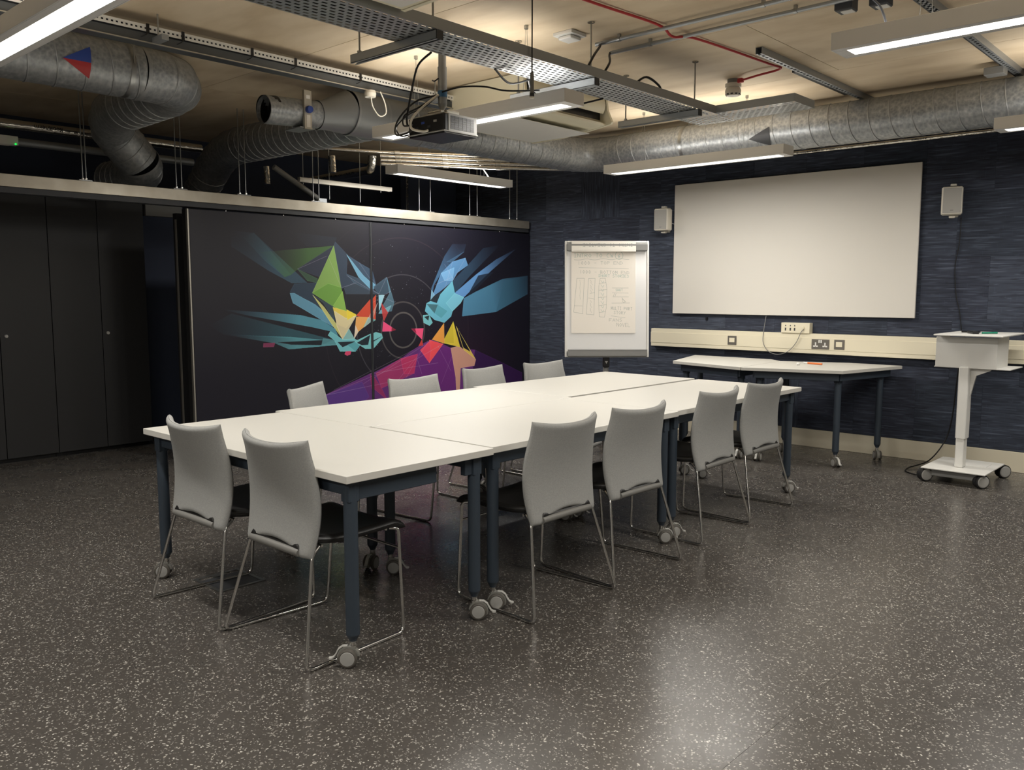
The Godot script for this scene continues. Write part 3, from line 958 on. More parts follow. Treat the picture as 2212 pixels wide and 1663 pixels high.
func flip_chart() -> void:
	var t := thing("flip_chart_easel", "white flip chart easel with a handwritten sheet, beside the mural", "flip chart", Vector3(-0.3, 0, -4.14), deg_to_rad(43.5))
	var tilt := Basis(Vector3.RIGHT, deg_to_rad(-5.0))
	var o := Vector3(0, 0.83, 0.03)
	var bw := 0.715
	var bh := 0.985
	var brd := Node3D.new()
	brd.name = "board"
	t.add_child(brd)
	brd.transform = Transform3D(tilt, o)
	var gl := mat(rgb(226, 226, 226), 0.16)
	part("panel", boxm(Vector3(0, bh / 2, 0), Vector3(bw - 0.02, bh - 0.02, 0.012), gl, 0.001), brd, "glossy whiteboard")
	var b := MB.new()
	for s in [-1.0, 1.0]:
		b.box(Vector3(s * (bw / 2 - 0.009), bh / 2, 0.003), Vector3(0.018, bh, 0.024), 0.004)
		b.box(Vector3(0, bh / 2 + s * (bh / 2 - 0.008), 0.003), Vector3(bw - 0.036, 0.016, 0.024), 0.004)
	part("frame", b.done(M.paint), brd)
	part("clamp_bar", boxm(Vector3(0, bh - 0.055, 0.024), Vector3(bw - 0.03, 0.062, 0.024), M.midgrey, 0.006), brd)
	b = MB.new()
	b.box(Vector3(0, 0.032, 0.03), Vector3(bw - 0.04, 0.05, 0.05), 0.006)
	b.box(Vector3(0, 0.06, 0.052), Vector3(bw - 0.04, 0.012, 0.006), 0.002)
	part("pen_tray", b.done(M.midgrey), brd)
	# stand
	b = MB.new()
	b.tube([Vector3(0, 0.06, -0.03), Vector3(0, 0.82, -0.03)], 0.024, 14)
	part("column", b.done(M.midgrey), t)
	part("column_head", boxm(Vector3(0, 0.79, -0.012), Vector3(0.055, 0.09, 0.05), M.black, 0.004), t)
	b = MB.new()
	b.prism([Vector2(0, -0.014), Vector2(0.013, 0.01), Vector2(-0.013, 0.01)], 0.0, 0.001, Transform3D(Basis(Vector3(1, 0, 0), Vector3(0, 0, 1), Vector3(0, 1, 0)), Vector3(0, 0.787, 0.0135)))
	part("triangle_mark", b.done(M.hubgrey), t)
	for k in 3:
		var a := TAU * k / 3.0 + PI / 6
		part("foot", tubem(fillet([Vector3(0, 0.1, -0.03), Vector3(cos(a) * 0.1, 0.075, -0.03 + sin(a) * 0.1), Vector3(cos(a) * 0.34, 0.02, -0.03 + sin(a) * 0.34)], 0.06), 0.016, M.midgrey, 10), t)
	# paper
	var p := Pic.new(560, 740, [234, 228, 219])
	var ink := [132, 142, 138]
	var teal := [104, 148, 140]
	scrawl(p, "INTRO TO CW", 22, 48, 350, 32, 0.0, teal)
	scrawl(p, "6", 405, 50, 30, 32, 0.0, teal)
	p.ring(416, 64, 34, 1.2, teal, 0.5)
	for k in 60:
		p.line(24 + k * 8, 100 + sin(k * 0.35) * 4 - k * 0.1, 32 + k * 8, 100 + sin((k + 1) * 0.35) * 4 - k * 0.1, 1.1, ink, 0.5)
	scrawl(p, "1000 - TOP END", 55, 116, 400, 26, 0.0, ink)
	p.line(64, 168, 500, 180, 1.1, ink, 0.5)
	scrawl(p, "1000 - BOTTOM END", 72, 192, 440, 26, 0.02, ink)
	scrawl(p, "SHORT STORIES", 236, 228, 270, 22, 0.02, teal)
	for q in [[[48, 262, 112, 262, 98, 570, 20, 556, 48, 262], [24, 500, 96, 502]], [[150, 264, 206, 262, 196, 580, 130, 574, 150, 264], [160, 394, 202, 386], [148, 432, 202, 444]], [[250, 262, 296, 262, 310, 360, 304, 520, 288, 600, 244, 596, 236, 430, 240, 330, 250, 262], [240, 306, 302, 300], [238, 366, 308, 360], [236, 428, 308, 424], [238, 500, 306, 490], [242, 560, 296, 552]], [[356, 346, 498, 346]], [[356, 388, 498, 390]], [[360, 424, 500, 424]], [[352, 478, 510, 476]], [[376, 392, 366, 420], [390, 392, 380, 420]], [[440, 428, 470, 470, 452, 474, 444, 440, 478, 468]]]:
		for st in q:
			for i in range(0, st.size() - 2, 2):
				p.line(st[i], st[i + 1], st[i + 2], st[i + 3], 1.1, ink, 0.55)
	for k in 8:
		var y := 280 + k * 36
		p.line(256, y, 274, y + 24, 1.0, teal, 0.5)
		p.line(274, y + 24, 284, y + 4, 1.0, teal, 0.5)
	for k in 5:
		p.line(166, 276 + k * 22, 176 + (k % 2) * 10, 298 + k * 22, 1.0, ink, 0.4)
		p.line(164, 452 + k * 22, 178 - (k % 2) * 10, 474 + k * 22, 1.0, ink, 0.4)
		p.line(74 + (k % 2) * 4, 276 + k * 34, 78 - (k % 2) * 4, 310 + k * 34, 1.0, ink, 0.3)
	scrawl(p, "SHUT", 386, 354, 66, 20, 0.0, teal)
	scrawl(p, "MULTI PART", 346, 508, 190, 28, 0.03, ink)
	scrawl(p, "STORY", 370, 546, 110, 26, 0.04, ink)
	p.line(346, 588, 470, 606, 1.1, ink, 0.5)
	scrawl(p, "FANS", 330, 612, 120, 26, 0.0, ink)
	scrawl(p, "NOVEL", 396, 650, 124, 30, 0.04, ink)
	var pm := mat(Color.WHITE, 0.85)
	pm.albedo_texture = p.tex()
	b = MB.new()
	var px := 0.545
	var py := 0.72
	var bb := o + tilt * Vector3(-0.03, bh - 0.06 - py, 0.0)
	var f := tilt * Vector3(0, 0, 0.0125)
	var e := tilt * Vector3(0, 0, 0.0095)
	var ux := tilt * Vector3(px / 2, 0, 0)
	var uy := tilt * Vector3(0, py, 0)
	var pad := thing("paper_pad", "flip chart paper with green handwriting clamped to the easel", "paper", t.position, t.rotation.y)
	b.quad(bb - ux + f + uy, bb + ux + f + uy, bb + ux + f, bb - ux + f, tilt * Vector3.BACK)
	var sheet := b.done(pm)
	part("sheet", sheet, pad)
	part("backing_sheets", boxm(bb + uy / 2 + tilt * Vector3(0, 0, 0.0093), Vector3(px - 0.002, py - 0.002, 0.0055), M.paper, 0.0, tilt), pad)
	# first page thrown over the top, its writing upside down on the strip
	var p2 := Pic.new(560, 76, [236, 232, 224])
	scrawl(p2, "INTRO TO CREATIVE", 90, 18, 440, 26, 0.0, [110, 122, 124], true)
	var pm2 := mat(Color.WHITE, 0.85)
	pm2.albedo_texture = p2.tex()
	b = MB.new()
	var tb := o + tilt * Vector3(-0.03, bh - 0.082, 0.038)
	var vy := tilt * Vector3(0, 0.078, -0.004)
	b.quad(tb - ux + vy, tb + ux + vy, tb + ux, tb - ux, tilt * Vector3.BACK)
	part("turned_page", b.done(pm2), pad)
	b = MB.new()
	var back := o + tilt * Vector3(-0.03, bh - 0.004, 0.034)
	b.tube([tb - ux + vy * 0.5 + tilt * Vector3(0, -0.045, -0.006), tb + ux + vy * 0.5 + tilt * Vector3(0, -0.045, -0.006)], 0.0085, 10)
	b.box(back + tilt * Vector3(0, 0.0, -0.03), Vector3(px, 0.003, 0.06), 0.0, tilt)
	part("page_roll", b.done(M.paper), pad)

# ---------------------------------------------------------------- screen wall
func screen_wall() -> void:
	var t := thing("projection_screen", "large pale projection screen panel on the carpeted wall", "screen", Vector3(0.58, 1.17, ZW))
	part("screen_surface", boxm(Vector3(0, 0.627, 0.028), Vector3(2.293, 1.252, 0.018), M.screen, 0.004), t)
	part("mounting_frame", boxm(Vector3(0, 0.627, 0.0095), Vector3(2.16, 1.13, 0.019), M.darkgrey), t)
	# speakers
	for k in 2:
		var sx: float = [-0.655, 1.98][k]
		var s := thing("wall_speaker", ["white wall loudspeaker left of the screen", "white wall loudspeaker right of the screen"][k], "loudspeaker", Vector3(sx, 1.985, ZW), 0.0, "white wall speakers")
		var turn := Basis(Vector3.UP, [0.12, 0.28][k])
		var c := MB.new()
		c.box(Vector3(0, 0.105, 0.1), Vector3(0.15, 0.215, 0.11), 0.012, turn)
		part("cabinet", c.done(M.speaker), s)
		part("grille", boxm(Vector3(0, 0.105, 0.1) + turn * Vector3(0, 0, 0.056), Vector3(0.126, 0.19, 0.004), M.grille, 0.002, turn), s)
		c = MB.new()
		c.box(Vector3(0, 0.228, 0.08), Vector3(0.045, 0.018, 0.05), 0.005, turn)
		c.box(Vector3(0, -0.016, 0.08), Vector3(0.045, 0.018, 0.05), 0.005, turn)
		c.box(Vector3(0, 0.105, 0.02), Vector3(0.05, 0.24, 0.04), 0.004)
		part("bracket", c.done(M.speaker), s)
		part("badge", boxm(Vector3(0, 0.03, 0.1) + turn * Vector3(0, 0, 0.0585), Vector3(0.022, 0.006, 0.002), M.midgrey, 0.0, turn), s)
	single("speaker_cable", tubem(curve([Vector3(-0.6, 2.06, ZW + 0.04), Vector3(-0.56, 2.045, ZW + 0.03), Vector3(-0.5, 2.03, ZW + 0.012)]), 0.003, M.hubgrey, 6), "short grey cable from the left loudspeaker to the screen", "cable")
	single("speaker_cable", tubem(curve([Vector3(2.03, 1.97, ZW + 0.012), Vector3(2.026, 1.775, ZW + 0.01), Vector3(2.004, 1.585, ZW + 0.01), Vector3(2.022, 1.366, ZW + 0.01), Vector3(2.055, 1.23, ZW + 0.01), Vector3(2.08, 1.06, ZW + 0.012)]), 0.0035, M.black, 6), "thin black cable down the wall below the right loudspeaker", "cable")
	# dado trunking
	var tr := thing("dado_trunking", "long cream dado trunking along the carpeted wall", "trunking", Vector3(0, 0.84, ZW + 0.001))
	var c := MB.new()
	c.box(Vector3(2.3, 0.089, 0.0275), Vector3(6.2, 0.178, 0.055), 0.004)
	part("body", c.done(M.cream), tr)
	part("lid", boxm(Vector3(2.3, 0.089, 0.056), Vector3(6.2, 0.105, 0.005), M.cream, 0.0015), tr)
	for k in 2:
		var g := [0.109, 1.128]
		var sw := thing("spur_plate", ["metal switch plate left on the trunking", "metal switch plate next to the double socket"][k], "switch", Vector3(g[k], 0.93, ZW + 0.0585), 0.0, "metal switch plates")
		part("plate", boxm(Vector3(0, 0, 0.003), Vector3(0.09, 0.084, 0.006), M.plate, 0.0015), sw)
		part("rocker", boxm(Vector3(0, 0.002, 0.008), Vector3(0.055, 0.043, 0.006), M.cream, 0.002), sw)
	var so := thing("double_socket", "metal double power socket on the trunking", "socket", Vector3(0.961, 0.928, ZW + 0.0585))
	part("plate", boxm(Vector3(0, 0, 0.003), Vector3(0.158, 0.086, 0.006), M.plate, 0.0015), so)
	for s in [-1.0, 1.0]:
		var i := MB.new()
		i.box(Vector3(s * 0.042, 0.004, 0.0068), Vector3(0.011, 0.022, 0.002), 0.0)
		i.box(Vector3(s * 0.042 - 0.012, -0.018, 0.0068), Vector3(0.018, 0.012, 0.002), 0.0)
		i.box(Vector3(s * 0.042 + 0.012, -0.018, 0.0068), Vector3(0.018, 0.012, 0.002), 0.0)
		i.box(Vector3(s * 0.042, -0.009, 0.0066), Vector3(0.008, 0.02, 0.002), 0.0)
		part("socket_insert", i.done(M.paint), so)
		part("switch", boxm(Vector3(s * 0.009, 0.024, 0.009), Vector3(0.013, 0.026, 0.006), M.paint, 0.0015), so)
	var av := thing("connector_panel", "cream connector panel on top of the trunking under the screen", "wall panel", Vector3(0.728, 1.018, ZW))
	part("back_box", boxm(Vector3(0, 0.046, 0.034), Vector3(0.265, 0.092, 0.068), M.cream, 0.003), av)
	for k in 3:
		var i := MB.new()
		var x: float = [-0.09, -0.045, -0.005][k]
		i.box(Vector3(x, 0.034, 0.069), Vector3(0.012, 0.026, 0.004), 0.001)
		i.box(Vector3(x, 0.066, 0.069), Vector3(0.008, 0.01, 0.004), 0.001)
		part("port", i.done(M.darkgrey), av)
	var kn := MB.new()
	kn.lathe([Vector2(0.014, 0), Vector2(0.012, 0.014), Vector2(0, 0.015)], Transform3D(Basis(Vector3.RIGHT, PI / 2), Vector3(0.075, 0.05, 0.068)), 16)
	part("knob", kn.done(M.cream), av)
	single("data_lead", tubem(curve([Vector3(0.81, 1.05, ZW + 0.07), Vector3(0.79, 1.03, ZW + 0.08), Vector3(0.742, 0.93, ZW + 0.075), Vector3(0.663, 0.848, ZW + 0.07), Vector3(0.565, 0.82, ZW + 0.07), Vector3(0.479, 0.847, ZW + 0.07), Vector3(0.429, 0.917, ZW + 0.07), Vector3(0.422, 1.01, ZW + 0.06), Vector3(0.424, 1.165, ZW + 0.02)]), 0.0032, M.midgrey, 6), "grey lead looping down from the connector panel", "cable")
	single("wall_hook", boxm(Vector3(-0.195, 1.125, ZW + 0.01), Vector3(0.02, 0.03, 0.02), M.black, 0.004), "small black clip on the wall below the screen's left part", "hook")

# ---------------------------------------------------------------- partition with the mural
func mural_picture() -> ImageTexture:
	var W := 2048
	var H := 1019
	var p := Pic.new(W, H, [26, 25, 37])
	# plum coloured area of the print round the right hand
	for y in range(0, H, 1):
		for x in range(900, W, 1):
			var q := Vector2(x - 1560, (y - 700) * 1.2).length() / 700.0
			if q < 1.0:
				p.put(x, y, [58, 26, 52], 0.55 * (1 - q) * (1 - q))
	var c := Vector2(1096, 519)
	p.ring(c.x, c.y, 87, 4.5, [96, 92, 92], 0.35)
	p.ring(c.x, c.y, 140, 4.0, [84, 80, 82], 0.3)
	p.ring(c.x, c.y, 275, 3.0, [74, 72, 80], 0.28)
	p.ring(c.x, c.y, 455, 2.5, [66, 54, 62], 0.14)
	p.ring(c.x, c.y, 565, 2.0, [60, 48, 60], 0.1)
	rng.seed = 3
	for k in 260:
		var a := rng.randf() * TAU
		var r := 150 + absf(rng.randfn(0, 150))
		p.dot(c.x + cos(a) * r, c.y + sin(a) * r, rng.randf_range(0.5, 2.0), [200, 205, 215], rng.randf_range(0.3, 0.9))
	for m in MURAL:
		p.poly(m[0], m[1], m[2], m[3])
		var q: Array = m[0]
		if m[3].size() == 0:
			for i in q.size() / 2:
				var j := (i + 1) % (q.size() / 2)
				p.line(q[i * 2], q[i * 2 + 1], q[j * 2], q[j * 2 + 1], 0.8, [minf(m[1][0] * 1.25 + 14, 255), minf(m[1][1] * 1.25 + 14, 255), minf(m[1][2] * 1.25 + 14, 255)], 0.4)
	for l in MURAL_LINES:
		p.line(l[0], l[1], l[2], l[3], 0.9, [214, 196, 220], 0.3)
	return p.tex()

func partition() -> void:
	var mm := mat(Color.WHITE, 0.4)
	mm.albedo_texture = mural_picture()
	var zz := [-1.53, -3.343, -5.62]
	for k in 2:
		var t := thing("mural_panel", ["wide partition panel with the left printed hand", "partition panel with the right printed hand and purple slope"][k], "partition panel", Vector3(-2.52, 0.02, (zz[k] + zz[k + 1]) / 2), 0.0, "printed partition panels")
		var z0: float = zz[k]
		var z1: float = zz[k + 1]
		var hz := (z0 - z1) / 2
		part("core", boxm(Vector3(0, 1.0075, 0), Vector3(0.08, 2.015, hz * 2 - 0.006), M.cupboard, 0.002), t)
		var b := MB.new()
		var u0 := (z0 + 1.53) / -4.09
		var u1 := (z1 + 1.53) / -4.09
		b.quad(Vector3(0.0445, 2.013, hz - 0.02), Vector3(0.0445, 2.013, -hz + 0.003), Vector3(0.0445, 0.0, -hz + 0.003), Vector3(0.0445, 0.0, hz - 0.02), Vector3.RIGHT, Vector2(u0, 0), Vector2(u1, 0), Vector2(u1, 1), Vector2(u0, 1))
		part("printed_face", b.done(mm), t, "printed mural of faceted hands on dark ground")
		b = MB.new()
		b.box(Vector3(0.034, 1.0075, hz - 0.008), Vector3(0.03, 2.015, 0.013), 0.002)
		part("edge_strip", b.done(M.alu if k == 0 else M.darkgrey), t)
		if k == 0:
			part("edge_strip", boxm(Vector3(0.036, 1.0075, -hz + 0.006), Vector3(0.026, 2.015, 0.008), M.darkgrey, 0.002), t)
		for s in [-0.6, 0.0, 0.6]:
			b = MB.new()
			b.tube([Vector3(0, 2.012, s * hz), Vector3(0, 2.05, s * hz)], 0.006, 8)
			part("hanger_bolt", b.done(M.chrome), t)
	# track beam
	var tb := thing("track_beam", "long pale metal track beam above the mural and cupboards", "beam", Vector3(-2.52, 2.09, 0))
	var b := MB.new()
	b.box(Vector3(0, 0.043, -1.3), Vector3(0.12, 0.086, 8.6), 0.003)
	part("beam", b.done(M.beam), tb)
	b = MB.new()
	b.box(Vector3(0.04, -0.02, -1.3), Vector3(0.012, 0.04, 8.6), 0.001)
	b.box(Vector3(-0.04, -0.02, -1.3), Vector3(0.012, 0.04, 8.6), 0.001)
	part("track", b.done(M.darkgrey), tb)
	# threaded hanger rods above the beam, in pairs
	var rods := [[-0.785, 0.012, "hanger rods on the track beam at the far left, beside the bent duct"], [-1.5, 0.022, "hanger rods on the track beam where the mural begins"], [-2.052, 0.028, "hanger rods on the track beam under the open duct end"], [-2.777, 0.03, "hanger rods on the track beam at the slanting pole"], [-4.075, 0.075, "hanger rods on the track beam in front of the foil board"], [-4.765, 0.056, "hanger rods on the track beam under the end of the small light"], [-5.395, 0.06, "hanger rods on the track beam nearest the corner"]]
	for q in rods:
		var z: float = q[0]
		var r := thing("hanger_rods", q[2], "rod", Vector3(-2.52, 2.176, z), 0.0, "threaded rods above the track beam")
		var hs: float = q[1]
		for s in [-hs, hs]:
			part("rod", tubem([Vector3(0, 0, s), Vector3(0, CEIL - 2.176, s)], 0.0045, M.steel, 6), r)
		part("cross_plate", boxm(Vector3(0, 0.006, 0), Vector3(0.05, 0.012, hs * 2 + 0.07), M.steel, 0.002), r)
		for s in [-hs, hs]:
			var nb := MB.new()
			nb.lathe([Vector2(0, 0.012), Vector2(0.011, 0.012), Vector2(0.011, 0.024), Vector2(0, 0.024)], Transform3D(Basis.IDENTITY, Vector3(0, 0, s)), 6)
			part("nut", nb.done(M.chrome), r)
	# parked leaf in the recess
	var pl := thing("parked_panel", "dark parked partition leaf with a bright edge beside the cupboards", "partition panel", Vector3(-2.8, 0.02, -2.2))
	part("core", boxm(Vector3(0, 1.0, 0), Vector3(0.06, 2.0, 1.22), M.cupboard, 0.002), pl)
	part("edge_strip", boxm(Vector3(0.02, 1.0, 0.612), Vector3(0.03, 1.9, 0.004), M.alu, 0.001), pl)
	structure("trim_1", boxm(Vector3(-3.56, 2.1, -1.86), Vector3(0.06, 0.1, 0.34), M.midgrey, 0.002)).set_meta("label", "grey lintel piece beside the cupboard top")
	# cupboards
	var ed := [1.52, 1.12, 0.72, 0.32, -0.08, -0.475, -0.868, -1.262, -1.665]
	for k in 4:
		var z0: float = ed[k * 2]
		var z1: float = ed[k * 2 + 2]
		var lab: String = ["black cupboard out of sight at the left", "black cupboard left of the frame", "black tall cupboard cut by the left edge", "black tall cupboard next to the dark recess"][k]
		var c := thing("tall_cupboard", lab, "cupboard", Vector3(-3.83, 0, (z0 + z1) / 2), 0.0, "black tall cupboards")
		var hz := (z0 - z1) / 2
		part("carcass", boxm(Vector3(-0.01, 1.11, 0), Vector3(0.56, 2.13, hz * 2 - 0.004), M.cupboard), c)
		part("plinth", boxm(Vector3(-0.03, 0.0225, 0), Vector3(0.5, 0.045, hz * 2 - 0.004), M.black), c)
		for s in 2:
			var d := Node3D.new()
			d.name = "door"
			c.add_child(d, true)
			var dz := hz / 2 * (1 - 2 * s)
			part("leaf", boxm(Vector3(0.29, 1.11, dz), Vector3(0.02, 2.13, hz - 0.005), M.cupboard, 0.0015), d)
			if s == 1 and k < 3 or s == 1 and k == 3:
				var lk := MB.new()
				lk.lathe([Vector2(0.014, 0), Vector2(0.014, 0.01), Vector2(0.011, 0.014), Vector2(0, 0.014)], Transform3D(Basis(Vector3.BACK, -PI / 2), Vector3(0.3, 1.03, dz + hz / 2 - 0.045)), 16)
				part("lock", lk.done(M.hubgrey), d, "round metal lock")

# ---------------------------------------------------------------- ducts
func duct_piece(parent: Node3D, a: Vector3, b: Vector3, r: float, pitch := 0.15) -> void:
	var s := MB.new()
	s.tube([a, b], r, 32, false)
	part("spiral_section", s.done(M.galv), parent)
	var d := b - a
	var len := d.length()
	var t := d / len
	var u := (Vector3.UP if absf(t.y) < 0.9 else Vector3.RIGHT).cross(t).normalized()
	var w := t.cross(u)
	var n := int(len / pitch * 20)
	var pts := []
	for i in n + 1:
		var an := TAU * i / 20.0
		pts.append(a + t * (len * i / n) + (u * cos(an) + w * sin(an)) * (r + 0.001))
	s = MB.new()
	s.tube(pts, 0.005, 5, false)
	part("spiral_seam", s.done(M.seam), parent)

func elbow(parent: Node3D, a: Vector3, c: Vector3, b: Vector3, r: float, gores := 5) -> void:
	var pts := []
	for k in gores + 1:
		var t := float(k) / gores
		pts.append(a * (1 - t) * (1 - t) + c * 2 * t * (1 - t) + b * t * t)
	var s := MB.new()
	s.tube(pts, r + 0.001, 32, false)
	part("elbow", s.done(M.galv), parent)
	for k in gores + 1:
		s = MB.new()
		var d: Vector3 = (pts[mini(k + 1, gores)] - pts[maxi(k - 1, 0)]).normalized()
		var wd := 0.012 if k == 0 or k == gores else 0.003
		s.tube([pts[k] - d * wd, pts[k] - d * wd * 0.5, pts[k] + d * wd * 0.5, pts[k] + d * wd], r, 32, false, [r, r + 0.005, r + 0.005, r])
		part("joint_ring", s.done(M.seam), parent)

func arrow(parent: Node3D, axis_at: Vector3, along: Vector3, r: float, ang: float, len: float, half: float, m: Array) -> void:
	# flat triangle sticker bent round the duct; ang from horizontal toward the viewer
	var side := Vector3.UP.cross(along).normalized()
	for h in m.size():
		var b := MB.new()
		for i in 8:
			for j in 5:
				var q := []
				var nn := []
				for e in [[0, 0], [1, 0], [1, 1], [0, 1]]:
					var tt: float = (i + e[0]) / 8.0
					var lo := -half * tt
					var hi := half * tt
					if m.size() == 2:
						if h == 0: lo = 0.0
						else: hi = 0.0
					var an: float = ang + lerpf(lo, hi, (j + e[1]) / 5.0) / r
					var d := side * cos(an) + Vector3.UP * sin(an)
					q.append(axis_at - along * (len * tt) + d * (r + 0.0075))
					nn.append(d)
				b.squad(q[0], q[1], q[2], q[3], nn[0], nn[1], nn[2], nn[3])
		part("arrow_sticker", b.done(m[h]), parent, "flow arrow sticker")

func ducts() -> void:
	var R := 0.155
	var t := thing("supply_duct", "long spiral metal duct along the screen wall, bending back above the mural", "duct", Vector3.ZERO)
	duct_piece(t, Vector3(6.4, 2.67, -4.9), Vector3(-0.78, 2.67, -4.9), R)
	elbow(t, Vector3(-0.78, 2.67, -4.9), Vector3(-1.13, 2.67, -4.9), Vector3(-1.13, 2.67, -4.55), R, 4)
	duct_piece(t, Vector3(-1.13, 2.67, -4.55), Vector3(-1.16, 2.675, -2.75), R)
	var b := MB.new()                                                # tee body and reducer to the small branch
	b.tube([Vector3(-1.16, 2.675, -2.75), Vector3(-1.17, 2.675, -2.12)], R + 0.002, 32, false)
	part("tee_body", b.done(M.galvplain), t)
	for z in [-2.75, -2.4, -2.12]:
		b = MB.new()
		b.tube([Vector3(-1.165, 2.675, z - 0.01), Vector3(-1.165, 2.675, z - 0.004), Vector3(-1.165, 2.675, z + 0.004), Vector3(-1.165, 2.675, z + 0.01)], R, 32, false, [R + 0.002, R + 0.007, R + 0.007, R + 0.002])
		part("collar_ring", b.done(M.seam), t)
	b = MB.new()
	b.tube([Vector3(-1.17, 2.675, -2.12), Vector3(-1.18, 2.63, -1.92), Vector3(-1.18, 2.625, -1.86)], R, 28, false, [R + 0.002, 0.1, 0.1])
	part("reducer", b.done(M.galvplain), t)
	b = MB.new()
	b.tube([Vector3(-1.18, 2.625, -1.86), Vector3(-1.18, 2.6, -1.44)], 0.094, 28, false)
	b.tube([Vector3(-1.18, 2.6, -1.44), Vector3(-1.18, 2.6, -1.47)], 0.09, 28, false)
	part("branch_stub", b.done(M.galv), t)
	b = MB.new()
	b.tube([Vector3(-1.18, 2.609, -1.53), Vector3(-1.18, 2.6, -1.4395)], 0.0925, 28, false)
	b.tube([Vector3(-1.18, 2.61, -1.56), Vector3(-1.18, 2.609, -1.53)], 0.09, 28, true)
	part("painted_dark_inside", b.done(M.black), t)  # shade inside the open branch end, painted as a black inner surface
	part("damper_plate", boxm(Vector3(-1.085, 2.625, -1.72), Vector3(0.025, 0.26, 0.062), M.alu, 0.003), t)
	part("damper_frame", boxm(Vector3(-1.18, 2.505, -1.72), Vector3(0.19, 0.008, 0.12), M.galvplain, 0.001), t)
	b = MB.new()
	b.lathe([Vector2(0.024, 0), Vector2(0.026, 0.012), Vector2(0.022, 0.028), Vector2(0, 0.03)], Transform3D(Basis(Vector3.BACK, -PI / 2), Vector3(-1.072, 2.625, -1.72)), 18)
	part("damper_knob", b.done(M.blue), t, "round blue damper knob")
	b = MB.new()
	for y in [2.71, 2.56, 2.52]:
		b.box(Vector3(-1.0718, y, -1.72), Vector3(0.0015, 0.024 if y != 2.56 else 0.06, 0.03), 0.0)
	part("damper_label", b.done(M.paper), t)
	# main run away over the partition and down
	var e0 := Vector3(-1.2, 2.675, -2.36)
	duct_piece(t, e0, Vector3(-3.05, 2.685, -2.36), R, 0.1)
	elbow(t, Vector3(-3.05, 2.685, -2.36), Vector3(-3.35, 2.685, -2.36), Vector3(-3.55, 2.53, -2.36), R, 4)
	duct_piece(t, Vector3(-3.55, 2.53, -2.36), Vector3(-3.82, 2.32, -2.36), R, 0.1)
	arrow(t, Vector3(0.647, 2.67, -4.9), Vector3(-1, 0, 0), R, -0.36, 0.18, 0.075, [M.darkgrey])
	for x in [0.0, 3.4]:
		b = MB.new()
		b.tube([Vector3(x, 2.67, -4.9) + Vector3(-0.014, 0, 0), Vector3(x, 2.67, -4.9) + Vector3(0.014, 0, 0)], R + 0.004, 32, false)
		b.tube([Vector3(x, CEIL, -4.9), Vector3(x, 2.67 + R, -4.9)], 0.004, 6, false)
		part("hanger_band", b.done(M.steel), t)

	# return duct at the top left
	t = thing("return_duct", "large spiral metal duct at the top left with a blue and red arrow", "duct", Vector3.ZERO)
	duct_piece(t, Vector3(-1.17, 2.68, 4.8), Vector3(-1.17, 2.68, -0.58), R)
	elbow(t, Vector3(-1.17, 2.68, -0.58), Vector3(-1.17, 2.68, -0.93), Vector3(-1.5, 2.68, -0.94), R, 4)
	duct_piece(t, Vector3(-1.5, 2.68, -0.94), Vector3(-2.25, 2.68, -0.97), R, 0.11)
	elbow(t, Vector3(-2.25, 2.68, -0.97), Vector3(-2.55, 2.68, -0.98), Vector3(-2.65, 2.58, -1.07), R, 3)
	duct_piece(t, Vector3(-2.65, 2.58, -1.07), Vector3(-2.72, 2.39, -1.28), R, 0.1)
	elbow(t, Vector3(-2.72, 2.39, -1.28), Vector3(-2.76, 2.32, -1.35), Vector3(-2.98, 2.31, -1.36), R, 4)
	duct_piece(t, Vector3(-2.98, 2.31, -1.36), Vector3(-3.4, 2.31, -1.36), R, 0.1)
	arrow(t, Vector3(-1.17, 2.68, -0.108), Vector3(0, 0, 1), R, -0.2, 0.15, 0.085, [M.blue, M.red])
	for z in [-0.5, 2.4]:
		b = MB.new()
		b.tube([Vector3(-1.17, 2.68, z - 0.014), Vector3(-1.17, 2.68, z + 0.014)], R + 0.004, 32, false)
		b.tube([Vector3(-1.17 + R, CEIL, z), Vector3(-1.17 + R + 0.008, 2.69, z)], 0.004, 6, false)
		part("hanger_band", b.done(M.steel), t)

